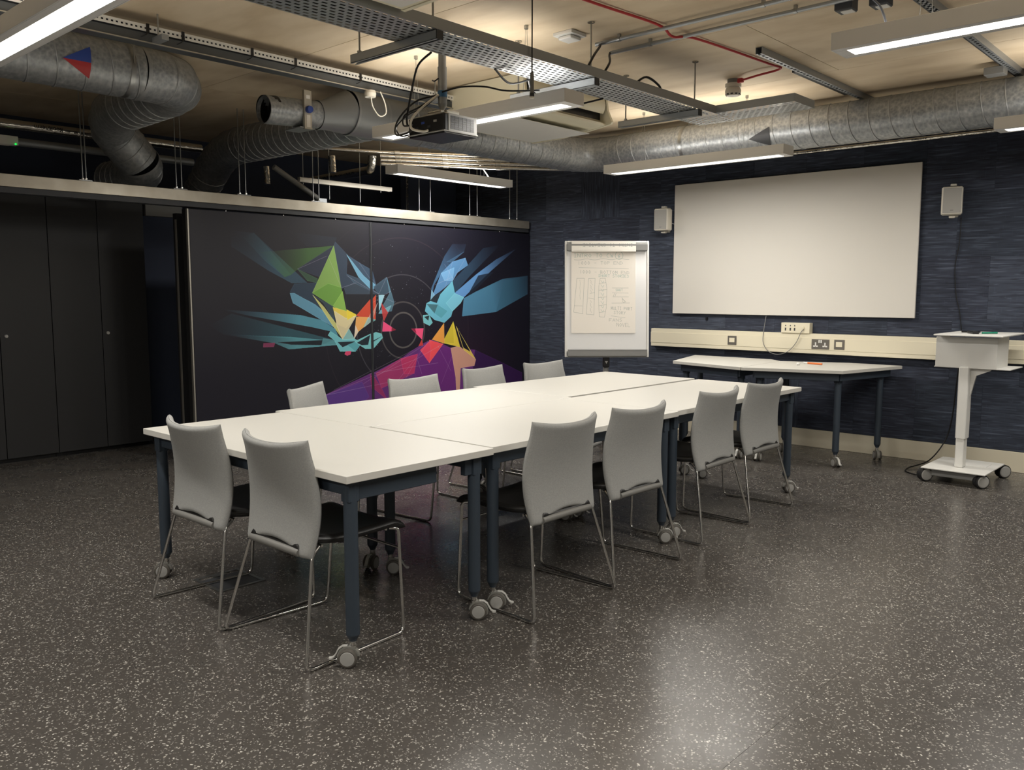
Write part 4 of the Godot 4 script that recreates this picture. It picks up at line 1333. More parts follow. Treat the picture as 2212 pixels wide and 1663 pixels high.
func pipes() -> void:
	# foil wrapped pipes running slantwise below the duct and along the screen wall
	for k in 4:
		var y := 2.59 + k * 0.036
		var o := k * 0.006
		var pts := [Vector3(6.4, y, -5.52 + o), Vector3(-1.0, y, -5.52 + o), Vector3(-1.75, y, -4.6 + o), Vector3(-2.12, y, -4.1 + o), Vector3(-2.49, y, -3.5 + o)]
		if k == 3:
			pts = pts.slice(0, 4) + [Vector3(-2.47, y, -3.55), Vector3(-2.85, y, -2.68)]
		var t := thing("foil_pipe", ["lowest", "second lowest", "second highest", "highest"][k] + " foil wrapped pipe of the bundle beneath the duct", "pipe", Vector3.ZERO, 0.0, "foil wrapped pipes")
		part("pipe", tubem(fillet(pts, 0.12, 4), 0.0165, M.foil, 12), t)
		var b := MB.new()
		for q in [[-1.86, -4.45], [-2.16, -4.03], [-2.4, -3.64]]:
			var c := Vector3(q[0], y, q[1] + o)
			b.tube([c - Vector3(-0.014, 0, 0.022), c + Vector3(-0.014, 0, 0.022)], 0.0185, 12, false)
		part("tape_band", b.done(M.alu), t)
	var tx := TextMesh.new()
	tx.text = "Kooltherm"
	tx.font_size = 5
	tx.pixel_size = 0.008
	tx.depth = 0.0006
	tx.material = M.black
	var tl := thing("riser_pipe", "short foil covered pipe elbow left of the small linear light", "pipe", Vector3(-2.55, 2.5, -3.43), 0.0, "foil elbows")
	part("elbow", tubem(fillet([Vector3(0.02, 0.16, 0.0), Vector3(0, 0.03, 0), Vector3(-0.9, 0.0, 0.05)], 0.05), 0.042, M.foil, 16), tl)
	tl = thing("riser_pipe", "cut foil covered pipe end hanging below the bundle", "pipe", Vector3(-2.55, 2.42, -2.98), 0.0, "foil elbows")
	part("stub", tubem([Vector3(0, 0.19, 0), Vector3(0.01, 0.04, 0)], 0.032, M.foil, 16), tl)
	tl = thing("riser_pipe", "small foil pipe stub behind the slanting pole", "pipe", Vector3(-2.95, 2.35, -2.55), 0.0, "foil elbows")
	part("stub", tubem([Vector3(0, 0.16, 0), Vector3(0.01, 0.0, 0)], 0.028, M.foil, 16), tl)
	# big foil pipe in the dark space on the left
	var p := thing("insulated_pipe", "foil insulated pipe in the dark space at the left, printed upside down", "pipe", Vector3.ZERO)
	part("pipe", tubem([Vector3(-3.0, 2.6, 4.0), Vector3(-3.0, 2.6, -1.95)], 0.035, M.foil, 16), p)
	part("second_pipe", tubem([Vector3(-3.15, 2.5, 4.0), Vector3(-3.15, 2.5, -1.95)], 0.03, M.galvplain, 14), p)
	var lt := MeshInstance3D.new()
	lt.name = "lettering"
	lt.mesh = tx
	p.add_child(lt)
	lt.position = Vector3(-2.9645, 2.597, -0.72)
	lt.basis = Basis(Vector3.UP, PI / 2) * Basis(Vector3.BACK, PI)
	var tx2: TextMesh = tx.duplicate()
	tx2.pixel_size = 0.0045
	var bundle := get_node("foil_pipe") as Node3D
	for x in [1.72, 0.86]:
		var l2 := MeshInstance3D.new()
		l2.name = "lettering"
		l2.mesh = tx2
		bundle.add_child(l2, true)
		l2.position = Vector3(x, 2.586, -5.503)
		l2.basis = Basis(Vector3.BACK, PI)
	# slanting pole and strut channel over the beam
	var sp := thing("slanting_pole", "grey pole slanting down to the track beam", "pole", Vector3(-2.8, 2.2, -2.7))
	part("pole", tubem([Vector3(0, 0.29, 0.17), Vector3(0, 0.05, -0.29)], 0.025, M.midgrey, 14), sp)
	part("foot_bracket", boxm(Vector3(0, 0.03, -0.33), Vector3(0.06, 0.045, 0.09), M.galvplain, 0.004), sp)
	var sc := thing("strut_channel", "short galvanised strut channel hung above the track beam", "strut", Vector3(-2.6, 2.355, -3.18))
	var b := MB.new()
	b.box(Vector3(0.018, 0.02, 0), Vector3(0.003, 0.041, 1.05), 0.0)
	b.box(Vector3(-0.018, 0.02, 0), Vector3(0.003, 0.041, 1.05), 0.0)
	b.box(Vector3(0, 0.0395, 0), Vector3(0.039, 0.003, 1.05), 0.0)
	part("channel", b.done(M.alu), sc)
	for z in [0.48, 0.2, -0.15, -0.4]:
		part("rod", tubem([Vector3(0, -0.13 if z == 0.2 or z == -0.15 else -0.02, z), Vector3(0, CEIL - 2.355, z)], 0.004, M.steel, 6), sc)
	var fbd := thing("foil_board", "foil faced duct side in the dark space behind the partition", "duct board", Vector3(-3.7, 2.2, -5.2))
	part("face", boxm(Vector3(0, 0.25, 0), Vector3(0.1, 0.5, 0.8), M.darkwall, 0.004), fbd)
	part("foil_edge", boxm(Vector3(0.054, 0.25, 0.385), Vector3(0.006, 0.5, 0.03), M.foil, 0.001), fbd)
	var em := thing("emergency_light", "small emergency light with a green LED at the far left", "emergency light", Vector3(-3.0, 2.45, -0.31))
	part("case", boxm(Vector3(0, 0.03, 0), Vector3(0.06, 0.065, 0.4), M.paint, 0.004), em)
	part("diffuser", boxm(Vector3(0, -0.004, 0), Vector3(0.045, 0.004, 0.3), M.paper, 0.001), em)
	b = MB.new()
	b.lathe([Vector2(0.007, 0), Vector2(0.005, 0.005), Vector2(0, 0.006)], Transform3D(Basis(Vector3.BACK, -PI / 2), Vector3(0.03, 0.005, -0.18)), 10)
	part("status_led", b.done(M.led), em, "green status light")
	var ol := OmniLight3D.new()
	ol.name = "led_glow"
	ol.light_color = Color(0.1, 1.0, 0.35)
	ol.light_energy = 0.00003
	ol.light_size = 0.005
	ol.omni_range = 10.0
	ol.shadow_enabled = true
	em.add_child(ol)
	ol.position = Vector3(0.045, 0.005, -0.18)

# ---------------------------------------------------------------- ceiling services
func perforated(z0: float, z1: float, w: float, along_x := false) -> MB:
	# sheet of slots in the xz plane, x from 0 to w, length along z (or turned)
	var b := MB.new()
	var rows := 9
	var band := w / rows
	var L := z1 - z0
	var T := func(x: float, z: float) -> Vector3: return Vector3(z, 0, x) if along_x else Vector3(x, 0, z)
	for r in rows + 1:
		var x0 := r * band - (band * 0.3 if r > 0 else 0.0)
		var x1 := r * band + (band * 0.3 if r < rows else 0.0)
		b.quad(T.call(x0, z0), T.call(x1, z0), T.call(x1, z1), T.call(x0, z1), Vector3.DOWN)
	for r in rows:
		var x0 := (r + 0.3) * band
		var x1 := (r + 0.7) * band
		var z := z0 + (0.0 if r % 2 else 0.022)
		while z < z1:
			b.quad(T.call(x0, z), T.call(x1, z), T.call(x1, minf(z + 0.017, z1)), T.call(x0, minf(z + 0.017, z1)), Vector3.DOWN)
			z += 0.044
	return b

func ceiling_services() -> void:
	# cable tray
	var t := thing("cable_tray", "wide perforated metal cable tray running across the ceiling", "cable tray", Vector3(0.755, 2.575, 0))
	var W := 0.3
	part("perforated_base", perforated(-3.8, 3.2, W).done(M.galvplain), t)
	var b := MB.new()
	for x in [0.0, W]:
		b.box(Vector3(x, 0.025, -0.21), Vector3(0.002, 0.05, 6.82), 0.0)
		b.box(Vector3(x + (0.006 if x == 0.0 else -0.006), 0.05, -0.21), Vector3(0.013, 0.002, 6.82), 0.0)
	part("side_flange", b.done(M.galvplain), t)
	var cb := MB.new()
	for k in 5:
		cb.tube([Vector3(0.05 + k * 0.045, 0.012, 3.1), Vector3(0.06 + k * 0.043, 0.012, 0.0), Vector3(0.05 + k * 0.045, 0.012, -3.5)], 0.008, 6)
	part("laid_cables", cb.done(M.darkgrey), t)
	var bt := thing("cable_tray", "short side branch of perforated cable tray near the smoke detector", "cable tray", Vector3(1.06, 2.575, -3.78))
	part("perforated_base", perforated(0.0, 0.55, 0.3, true).done(M.galvplain), bt)
	b = MB.new()
	for z in [0.0, 0.3]:
		b.box(Vector3(0.275, 0.025, z), Vector3(0.55, 0.05, 0.002), 0.0)
	b.box(Vector3(0.55, 0.025, 0.15), Vector3(0.002, 0.05, 0.3), 0.0)
	part("side_flange", b.done(M.galvplain), bt)
	var zs := [0.95, -0.97, -2.16, -3.28]
	for k in 4:
		var h := thing("tray_bracket", ["tray hanger bracket nearest the camera, out of frame", "tray hanger bracket in front of the projector", "tray hanger bracket above the middle linear light", "tray hanger bracket furthest away by the duct"][k], "bracket", Vector3(0.74, 2.53, zs[k]), 0.0, "tray hanger brackets")
		b = MB.new()
		for s in [-1.0, 1.0]:
			b.box(Vector3(0, 0.0205, s * 0.0195), Vector3(0.64, 0.041, 0.002), 0.0)
		b.box(Vector3(0, 0.04, 0), Vector3(0.64, 0.002, 0.041), 0.0)
		b.box(Vector3(0, 0.001, 0.014), Vector3(0.64, 0.002, 0.013), 0.0)
		b.box(Vector3(0, 0.001, -0.014), Vector3(0.64, 0.002, 0.013), 0.0)
		part("channel", b.done(M.galvplain), h)
		part("end_cap", boxm(Vector3(0.319, 0.0205, 0), Vector3(0.004, 0.041, 0.041), M.darkgrey), h)
		for x in [-0.27, 0.275]:
			b = MB.new()
			b.tube([Vector3(x, 0.03, 0), Vector3(x, CEIL - 2.53, 0)], 0.005, 8)
			b.lathe([Vector2(0.02, CEIL - 2.536), Vector2(0.02, CEIL - 2.53)], Transform3D(Basis.IDENTITY, Vector3(x, 0, 0)), 10)
			b.lathe([Vector2(0, 0.056), Vector2(0.012, 0.056), Vector2(0.012, 0.041)], Transform3D(Basis.IDENTITY, Vector3(x, 0, 0)), 6)
			part("hanger_rod", b.done(M.steel), h)
	for q in [[Vector3(1.045, 2.6, -2.08), Vector3(1.03, 2.7, -2.17), Vector3(0.9, 2.82, -2.4), "black cable rising from the tray to the first conduit end", Vector3(0.84, 2.85, -2.46)], [Vector3(1.045, 2.6, -2.23), Vector3(1.02, 2.69, -2.33), Vector3(0.82, 2.82, -2.6), "black cable rising from the tray to the second conduit end", Vector3(0.79, 2.85, -2.65)], [Vector3(1.045, 2.6, -2.54), Vector3(1.05, 2.665, -2.66), Vector3(1.05, 2.64, -2.8), "black cable arching out of the tray by the far bracket", Vector3(1.045, 2.6, -2.84)]]:
		single("tray_cable", tubem(curve([q[0], q[1], q[2], q[4]]), 0.007, M.black, 6), q[3], "cable", "black tray cables")

	# slotted strut with a lower rail, left
	t = thing("slotted_channel", "long white slotted channel with black clips across the ceiling at the left", "channel", Vector3(-0.66, 2.74, 0))
	b = MB.new()
	var z := -2.75
	while z < 3.2:
		b.box(Vector3(0, 0.058, z + 0.0065), Vector3(0.003, 0.011, 0.013), 0.0)
		z += 0.0255
	b.box(Vector3(0, 0.069, 0.2), Vector3(0.003, 0.012, 5.9), 0.0)
	b.box(Vector3(0, 0.047, 0.2), Vector3(0.003, 0.012, 5.9), 0.0)
	b.box(Vector3(-0.02, 0.0755, 0.2), Vector3(0.041, 0.003, 5.9), 0.0)
	b.box(Vector3(-0.041, 0.058, 0.2), Vector3(0.003, 0.034, 5.9), 0.0)
	part("slotted_face", b.done(M.paint), t)
	part("slot_shade", boxm(Vector3(-0.036, 0.058, 0.2), Vector3(0.004, 0.036, 5.88), M.darkgrey), t)  # dark sheet behind the slots, its colour imitating the shade within
	b = MB.new()
	b.box(Vector3(-0.06, 0.012, 0.2), Vector3(0.09, 0.05, 5.9), 0.001)
	part("lower_trunking", b.done(M.darkgalv), t)
	part("rail_edge", boxm(Vector3(-0.005, -0.014, 0.2), Vector3(0.012, 0.006, 5.9), M.alu, 0.001), t)
	for zz in [1.2, 0.1, -0.42, -0.62, -1.05, -1.35, -1.85, -2.3]:
		b = MB.new()
		b.box(Vector3(0.004, 0.058, zz), Vector3(0.006, 0.05, 0.018), 0.002)
		b.tube(curve([Vector3(0.006, 0.035, zz), Vector3(0.02, 0.018, zz + 0.02), Vector3(0.006, 0.006, zz + 0.04)]), 0.003, 5)
		part("cable_clip", b.done(M.black), t)
	for zz in [1.4, -0.47, -2.5]:
		part("hanger_rod", tubem([Vector3(0.02, 0.03, zz), Vector3(0.02, CEIL - 2.74, zz)], 0.005, M.steel, 6), t)
		b = MB.new()
		b.box(Vector3(0.0, 0.005, zz), Vector3(0.2, 0.03, 0.04), 0.002)
		part("support_arm", b.done(M.galvplain), t)
	# ceiling struts on the right
	for k in 2:
		var x: float = [1.475, 2.53][k]
		var z0: float = [-3.25, 0.5][k]
		t = thing("ceiling_strut", ["slotted strut fixed to the ceiling beside the smoke detector", "grey strut on the ceiling crossing behind the right linear light"][k], "strut", Vector3(x, CEIL, 0), 0.0, "ceiling struts")
		b = MB.new()
		var z1 := -5.3
		var len := z0 - z1
		var zc := (z0 + z1) / 2
		b.box(Vector3(0.02, -0.0205, zc), Vector3(0.002, 0.041, len), 0.0)
		b.box(Vector3(-0.02, -0.0205, zc), Vector3(0.002, 0.041, len), 0.0)
		var q := z1
		while q < z0 - 0.05:
			b.box(Vector3(0, -0.04, q + 0.011), Vector3(0.038, 0.002, 0.022), 0.0)
			q += 0.05
		b.box(Vector3(0.014, -0.04, zc), Vector3(0.012, 0.002, len), 0.0)
		b.box(Vector3(-0.014, -0.04, zc), Vector3(0.012, 0.002, len), 0.0)
		part("channel", b.done(M.galvplain), t)
		part("channel_shade", boxm(Vector3(0, -0.004, zc), Vector3(0.036, 0.002, len), M.darkgrey), t)  # dark grey strip painted in for the shade inside the channel
		if k == 0:
			part("dark_insert", boxm(Vector3(-0.045, -0.02, -4.3), Vector3(0.03, 0.03, 0.9), M.black, 0.002), t)
		else:
			part("laid_cable", tubem([Vector3(-0.035, -0.02, z0), Vector3(-0.035, -0.02, z1)], 0.012, M.darkgrey, 8), t)
			part("junction_box", boxm(Vector3(-0.07, -0.06, -4.62), Vector3(0.12, 0.05, 0.1), M.midgrey, 0.004), t)
	# conduits
	for k in 2:
		t = thing("conduit", ["galvanised conduit on the ceiling, the one nearer the camera", "galvanised conduit on the ceiling, the one nearer the screen"][k], "conduit", Vector3(0, CEIL - 0.03, [-2.45, -2.655][k]), 0.0, "steel conduits")
		part("pipe", tubem([Vector3([0.83, 0.79][k], 0, 0), Vector3(6.4, 0, 0)], 0.0115, M.galvplain, 10), t)
		for x in [1.0, 1.9, 2.8, 3.9]:
			b = MB.new()
			b.tube([Vector3(x + k * 0.08 - 0.01, 0, 0), Vector3(x + k * 0.08 + 0.01, 0, 0)], 0.0145, 10)
			b.box(Vector3(x + k * 0.08, 0.018, 0), Vector3(0.018, 0.024, 0.018), 0.002)
			part("saddle", b.done(M.steel), t)
	for k in 2:
		var jb := thing("junction_box", ["small ceiling junction box at the top edge, nearer the conduits", "small ceiling junction box at the top edge, further right"][k], "junction box", Vector3([2.22, 2.38][k], CEIL - 0.075, [-2.72, -2.76][k]), 0.0, "ceiling junction boxes")
		part("case", boxm(Vector3(0, 0.04, 0), Vector3(0.09, 0.07, 0.09), M.darkgrey, 0.006), jb)
		part("cover", boxm(Vector3(0.01, 0.003, 0), Vector3(0.06, 0.006, 0.05), M.paint, 0.002), jb)
	# fire alarm line and detector
	t = thing("red_cable", "red fire alarm cable clipped along the ceiling", "cable", Vector3.ZERO)
	part("cable", tubem(curve([Vector3(1.205, CEIL - 0.015, -0.86), Vector3(1.24, CEIL - 0.015, -1.8), Vector3(1.29, CEIL - 0.015, -2.4), Vector3(1.3, CEIL - 0.052, -2.55), Vector3(1.31, CEIL - 0.015, -2.8), Vector3(1.37, CEIL - 0.015, -3.6), Vector3(1.38, CEIL - 0.02, -3.75), Vector3(1.2, CEIL - 0.03, -3.78), Vector3(1.03, CEIL - 0.03, -3.84)]), 0.0075, M.red, 8), t)
	b = MB.new()
	b.box(Vector3(1.05, CEIL - 0.03, -3.83), Vector3(0.04, 0.03, 0.03), 0.004)
	part("gland", b.done(M.red), t)
	t = thing("smoke_detector", "round white smoke detector on the ceiling", "smoke detector", Vector3(0.965, CEIL, -3.885))
	b = MB.new()
	b.lathe([Vector2(0.042, 0), Vector2(0.042, -0.03)], Transform3D.IDENTITY, 20)
	part("back_box", b.done(M.midgrey), t)
	b = MB.new()
	b.lathe([Vector2(0.03, -0.028), Vector2(0.056, -0.03), Vector2(0.056, -0.055), Vector2(0.046, -0.058), Vector2(0.05, -0.064), Vector2(0.056, -0.078), Vector2(0.054, -0.098), Vector2(0.042, -0.114), Vector2(0, -0.12)], Transform3D.IDENTITY, 28)
	part("head", b.done(M.speaker), t)
	b = MB.new()
	for k in 10:
		var a := TAU * k / 10.0
		b.box(Vector3(cos(a) * 0.0485, -0.105, sin(a) * 0.0485), Vector3(0.008, 0.009, 0.017), 0.001, Basis(Vector3.UP, -a))
	part("vent", b.done(M.darkgrey), t)
	for k in 2:
		t = thing("ceiling_sensor", ["small white square sensor box on the ceiling above the tray", "small white sensor box on the ceiling behind the duct"][k], "sensor", [Vector3(0.79, CEIL, -2.25), Vector3(0.9, CEIL, -4.78)][k], 0.0, "white ceiling sensor boxes")
		part("base", boxm(Vector3(0, -0.01, 0), Vector3(0.14, 0.02, 0.14), M.paint, 0.003), t)
		b = MB.new()
		b.box(Vector3(0, -0.03, 0), Vector3(0.1, 0.022, 0.1), 0.008)
		part("cover", b.done(M.paint), t)
	t = thing("ceiling_rose", "white plug box with a looped white flex under the slotted channel", "plug box", Vector3(-0.66, 2.705, -1.93))
	b = MB.new()
	b.lathe([Vector2(0, 0.02), Vector2(0.036, 0.018), Vector2(0.04, 0.0), Vector2(0.036, -0.024), Vector2(0, -0.026)], Transform3D.IDENTITY, 20)
	part("body", b.done(M.speaker), t)
	part("flex", tubem(curve([Vector3(0.01, -0.02, 0), Vector3(0.0, -0.08, -0.02), Vector3(0.02, -0.14, -0.06), Vector3(0.04, -0.12, -0.1), Vector3(0.03, -0.05, -0.1), Vector3(0.02, 0.02, -0.07)]), 0.0045, M.speaker, 6), t)

	# under ceiling air conditioners
	for k in 2:
		t = thing("air_conditioner", ["cream ceiling hung air conditioner behind the middle linear light", "cream air conditioner cut by the top edge of the picture"][k], "air conditioner", [Vector3(-0.71, 2.6, -3.18), Vector3(1.08, 2.6, -0.27)][k], 0.0, "ceiling hung air conditioners")
		var pf := [Vector2(0, 0.0), Vector2(0.31, 0.004), Vector2(0.60, 0.03), Vector2(0.735, 0.045), Vector2(0.74, 0.06), Vector2(0.69, 0.085), Vector2(0.69, 0.25), Vector2(0.64, 0.27), Vector2(0.0, 0.27)]
		b = MB.new()
		b.prism(pf, -0.46, 0.46, Transform3D(Basis(Vector3(1, 0, 0), Vector3(0, 0, 1), Vector3(0, 1, 0)), Vector3.ZERO), 0.003)
		part("casing", b.done(M.acbody), t)
		for s in [-1.0, 1.0]:
			b = MB.new()
			var pe := [Vector2(-0.005, -0.004), Vector2(0.31, 0.0), Vector2(0.60, 0.026), Vector2(0.79, 0.05), Vector2(0.80, 0.065), Vector2(0.755, 0.16), Vector2(0.74, 0.272), Vector2(-0.005, 0.272)]
			b.prism(pe, s * 0.47 - 0.011, s * 0.47 + 0.011, Transform3D(Basis(Vector3(1, 0, 0), Vector3(0, 0, 1), Vector3(0, 1, 0)), Vector3.ZERO), 0.004)
			part("end_cheek", b.done(M.acbody), t)
		part("outlet", boxm(Vector3(0.692, 0.165, 0), Vector3(0.006, 0.15, 0.9), M.black), t, "dark air outlet")
		b = MB.new()
		b.cushion(func(s: float, u: float) -> Vector3: return Vector3(0.735 + 0.02 * (1 - u * u), 0.19 + u * 0.06, s * 0.43), func(s: float, u: float) -> float: return 0.005, 4, 8)
		part("louvre", b.done(M.acbody), t)
		b = MB.new()
		b.box(Vector3(0.32, -0.0025, 0.0), Vector3(0.58, 0.005, 0.86), 0.001)
		part("intake_panel", b.done(M.paint), t)
		part("badge", boxm(Vector3(0.5, 0.012, -0.36), Vector3(0.03, 0.006, 0.1), M.grille, 0.001), t)

	# projector on its pole
	t = thing("projector", "black ceiling projector hanging on a metal pole", "projector", Vector3(0.4, 2.245, -1.6))
	b = MB.new()
	b.box(Vector3(0, 0.058, 0), Vector3(0.3, 0.108, 0.26), 0.012)
	part("body", b.done(M.black), t)
	part("lower_shell", boxm(Vector3(0, 0.005, 0), Vector3(0.29, 0.01, 0.25), M.black, 0.004), t)
	part("silver_rim", boxm(Vector3(0, 0.013, 0), Vector3(0.304, 0.006, 0.264), M.hubgrey, 0.002), t)
	part("side_panel", boxm(Vector3(0.1505, 0.06, -0.01), Vector3(0.006, 0.096, 0.22), M.hubgrey, 0.002), t)
	for i in 8:
		for j in 6:
			var gm: Mesh
			if not castor.has("slot"): castor.slot = boxm(Vector3.ZERO, Vector3(0.005, 0.0103, 0.0275), M.black)
			gm = castor.slot
			if i < 6:
				var sl := part("vent_slot", gm, t)
				sl.position = Vector3(0.1525, 0.03 + j * 0.012, 0.07 - i * 0.03)
	b = MB.new()
	b.lathe([Vector2(0.03, 0), Vector2(0.036, 0.03), Vector2(0.03, 0.034), Vector2(0.026, 0.02), Vector2(0, 0.018)], Transform3D(Basis(Vector3.RIGHT, -PI / 2), Vector3(0.07, 0.05, -0.13)), 20)
	part("lens", b.done(M.darkgrey), t)
	for k in 5:
		part("port", boxm(Vector3(-0.12 + k * 0.05, 0.07 - (k % 2) * 0.025, 0.131), Vector3(0.025, 0.012, 0.004), [M.midgrey, M.darkgrey, M.blue, M.darkgrey, M.hubgrey][k], 0.001), t)
	b = MB.new()
	b.box(Vector3(0, 0.122, 0), Vector3(0.15, 0.006, 0.17), 0.001)
	b.box(Vector3(0, 0.132, 0.05), Vector3(0.11, 0.02, 0.03), 0.003)
	b.box(Vector3(0.05, 0.135, -0.02), Vector3(0.03, 0.024, 0.1), 0.003)
	part("mount_plate", b.done(M.alu), t)
	b = MB.new()
	b.lathe([Vector2(0.012, 0.125), Vector2(0.012, 0.16), Vector2(0.022, 0.175), Vector2(0.026, 0.19), Vector2(0.026, 0.39)], Transform3D.IDENTITY, 20)
	b.lathe([Vector2(0.022, 0.39), Vector2(0.022, CEIL - 2.245)], Transform3D.IDENTITY, 20)
	part("pole", b.done(M.galvplain), t)
	b = MB.new()
	b.lathe([Vector2(0.0275, 0.225), Vector2(0.0275, 0.26)], Transform3D.IDENTITY, 18)
	part("blue_tape", b.done(M.bluetape), t)
	var cables := [
		[[Vector3(-0.02, 0.235, 0.03), Vector3(-0.14, 0.21, 0.08), Vector3(-0.24, 0.12, 0.12), Vector3(-0.22, 0.03, 0.16), Vector3(-0.12, 0.02, 0.17), Vector3(-0.08, 0.05, 0.135)], 0.0055, M.black],
		[[Vector3(-0.02, 0.23, 0.03), Vector3(-0.08, 0.17, 0.1), Vector3(-0.16, 0.13, 0.14), Vector3(-0.15, 0.07, 0.16), Vector3(-0.11, 0.07, 0.135)], 0.005, M.black],
		[[Vector3(-0.01, 0.23, 0.03), Vector3(-0.05, 0.16, 0.1), Vector3(-0.1, 0.13, 0.15), Vector3(-0.18, 0.1, 0.15), Vector3(-0.25, 0.07, 0.13), Vector3(-0.2, 0.02, 0.14), Vector3(-0.12, 0.015, 0.15)], 0.004, M.black],
		[[Vector3(0.26, 0.36, 0.32), Vector3(0.08, 0.34, 0.25), Vector3(-0.06, 0.26, 0.17), Vector3(-0.13, 0.12, 0.15), Vector3(-0.14, 0.07, 0.14)], 0.006, M.black],
		[[Vector3(0.0, 0.235, 0.03), Vector3(-0.02, 0.18, 0.1), Vector3(-0.06, 0.1, 0.17), Vector3(-0.06, 0.04, 0.18), Vector3(0.0, 0.02, 0.15), Vector3(0.03, 0.025, 0.135)], 0.007, M.speaker],
		[[Vector3(0.02, 0.25, 0.02), Vector3(0.15, 0.26, 0.0), Vector3(0.28, 0.25, -0.05), Vector3(0.38, 0.225, -0.12), Vector3(0.46, 0.245, -0.3)], 0.005, M.black],
		[[Vector3(-0.06, 0.325, 0.02), Vector3(-0.03, 0.315, 0.03), Vector3(0.0, 0.325, 0.03)], 0.004, M.black],
	]
	for c in cables:
		part("cable", tubem(curve(c[0]), c[1], c[2], 6), t)
	for q in [["black cable drooping under the tray right of the projector pole", [Vector3(0.76, 2.575, -1.65), Vector3(0.73, 2.53, -1.8), Vector3(0.75, 2.575, -1.95)]], ["long black cable loop under the tray above the middle light", [Vector3(0.75, 2.575, -1.93), Vector3(0.7, 2.52, -2.05), Vector3(0.72, 2.49, -2.3), Vector3(0.76, 2.575, -2.62)]], ["black cable from the tray down to the middle linear light", [Vector3(0.78, 2.575, -2.35), Vector3(0.72, 2.55, -2.3), Vector3(0.62, 2.49, -2.15), Vector3(0.58, 2.47, -2.0)]]]:
		single("loose_cable", tubem(curve(q[1]), 0.006, M.black, 6), q[0], "cable", "loose cables under the tray")
	# pendant pick-up
	t = thing("hanging_microphone", "grey cylinder hanging from the ceiling on a thin black cable", "microphone", Vector3(1.068, 2.367, -1.6))
	part("cable", tubem([Vector3(0, 0.13, 0), Vector3(0, CEIL - 2.367, 0)], 0.0035, M.black, 6), t)
	b = MB.new()
	b.lathe([Vector2(0.008, 0.13), Vector2(0.01, 0.12), Vector2(0.01, 0.025)], Transform3D.IDENTITY, 14)
	part("sleeve", b.done(M.midgrey), t)
	b = MB.new()
	b.lathe([Vector2(0.012, 0.028), Vector2(0.0125, 0.012), Vector2(0.011, 0.01)], Transform3D.IDENTITY, 14)
	part("collar", b.done(M.darkgrey), t)
	b = MB.new()
	b.lathe([Vector2(0.013, 0.01), Vector2(0.013, 0.004), Vector2(0.009, 0.0), Vector2(0, 0)], Transform3D.IDENTITY, 14)
	part("tip", b.done(M.speaker), t)

# ---------------------------------------------------------------- build
func _ready() -> void:
	var cam := Camera3D.new()
	cam.name = "camera"
	cam.fov = 48.28
	cam.position = Vector3(4.047, 1.387, 1.808)
	cam.basis = Basis.from_euler(Vector3(-0.10846, 0.74065, 0.00056))
	cam.near = 0.05
	cam.far = 60.0
	add_child(cam)
	cam.current = true
	var we := WorldEnvironment.new()
	we.name = "environment"
	var e := Environment.new()
	e.background_mode = Environment.BG_COLOR
	e.background_color = Color(0, 0, 0)
	e.tonemap_mode = Environment.TONE_MAPPER_LINEAR
	e.tonemap_exposure = 1.04
	e.sdfgi_enabled = true
	e.ssao_enabled = true
	e.ssil_enabled = true
	we.environment = e
	add_child(we)

	make_materials()
	# the room's lamps, in a grid
	lamp("linear pendant light behind the projector above the white tables", Vector3(0.235, 2.4, -1.965), 1.64)
	lamp("linear pendant light just under the duct above the screen", Vector3(0.33, 2.4, -4.41), 1.64)
	lamp("big linear light cut off by the top left corner", Vector3(0.235, 2.4, 0.48), 1.64)
	lamp("linear pendant light at the upper right with grey cable, cut by the frame", Vector3(3.32, 2.4, -1.965), 1.64, false, true, 1)
	lamp("white end of a linear light at the right edge under the duct", Vector3(3.36, 2.4, -4.41), 1.64)
	lamp("linear light lying along the track beam above the mural", Vector3(-1.99, 2.43, -3.96), 1.5, true, true, 2)
	lamp("linear light overhead beside the camera, out of the frame", Vector3(3.32, 2.4, 0.48), 1.64)
	lamp("linear light behind the camera over the open floor", Vector3(3.32, 2.4, 2.93), 1.64)
	lamp("linear light behind the camera on the cupboard side", Vector3(0.235, 2.4, 2.93), 1.64)

	room()
	partition()
	screen_wall()
	ducts()
	furniture()
	flip_chart()
	pipes()
	ceiling_services()

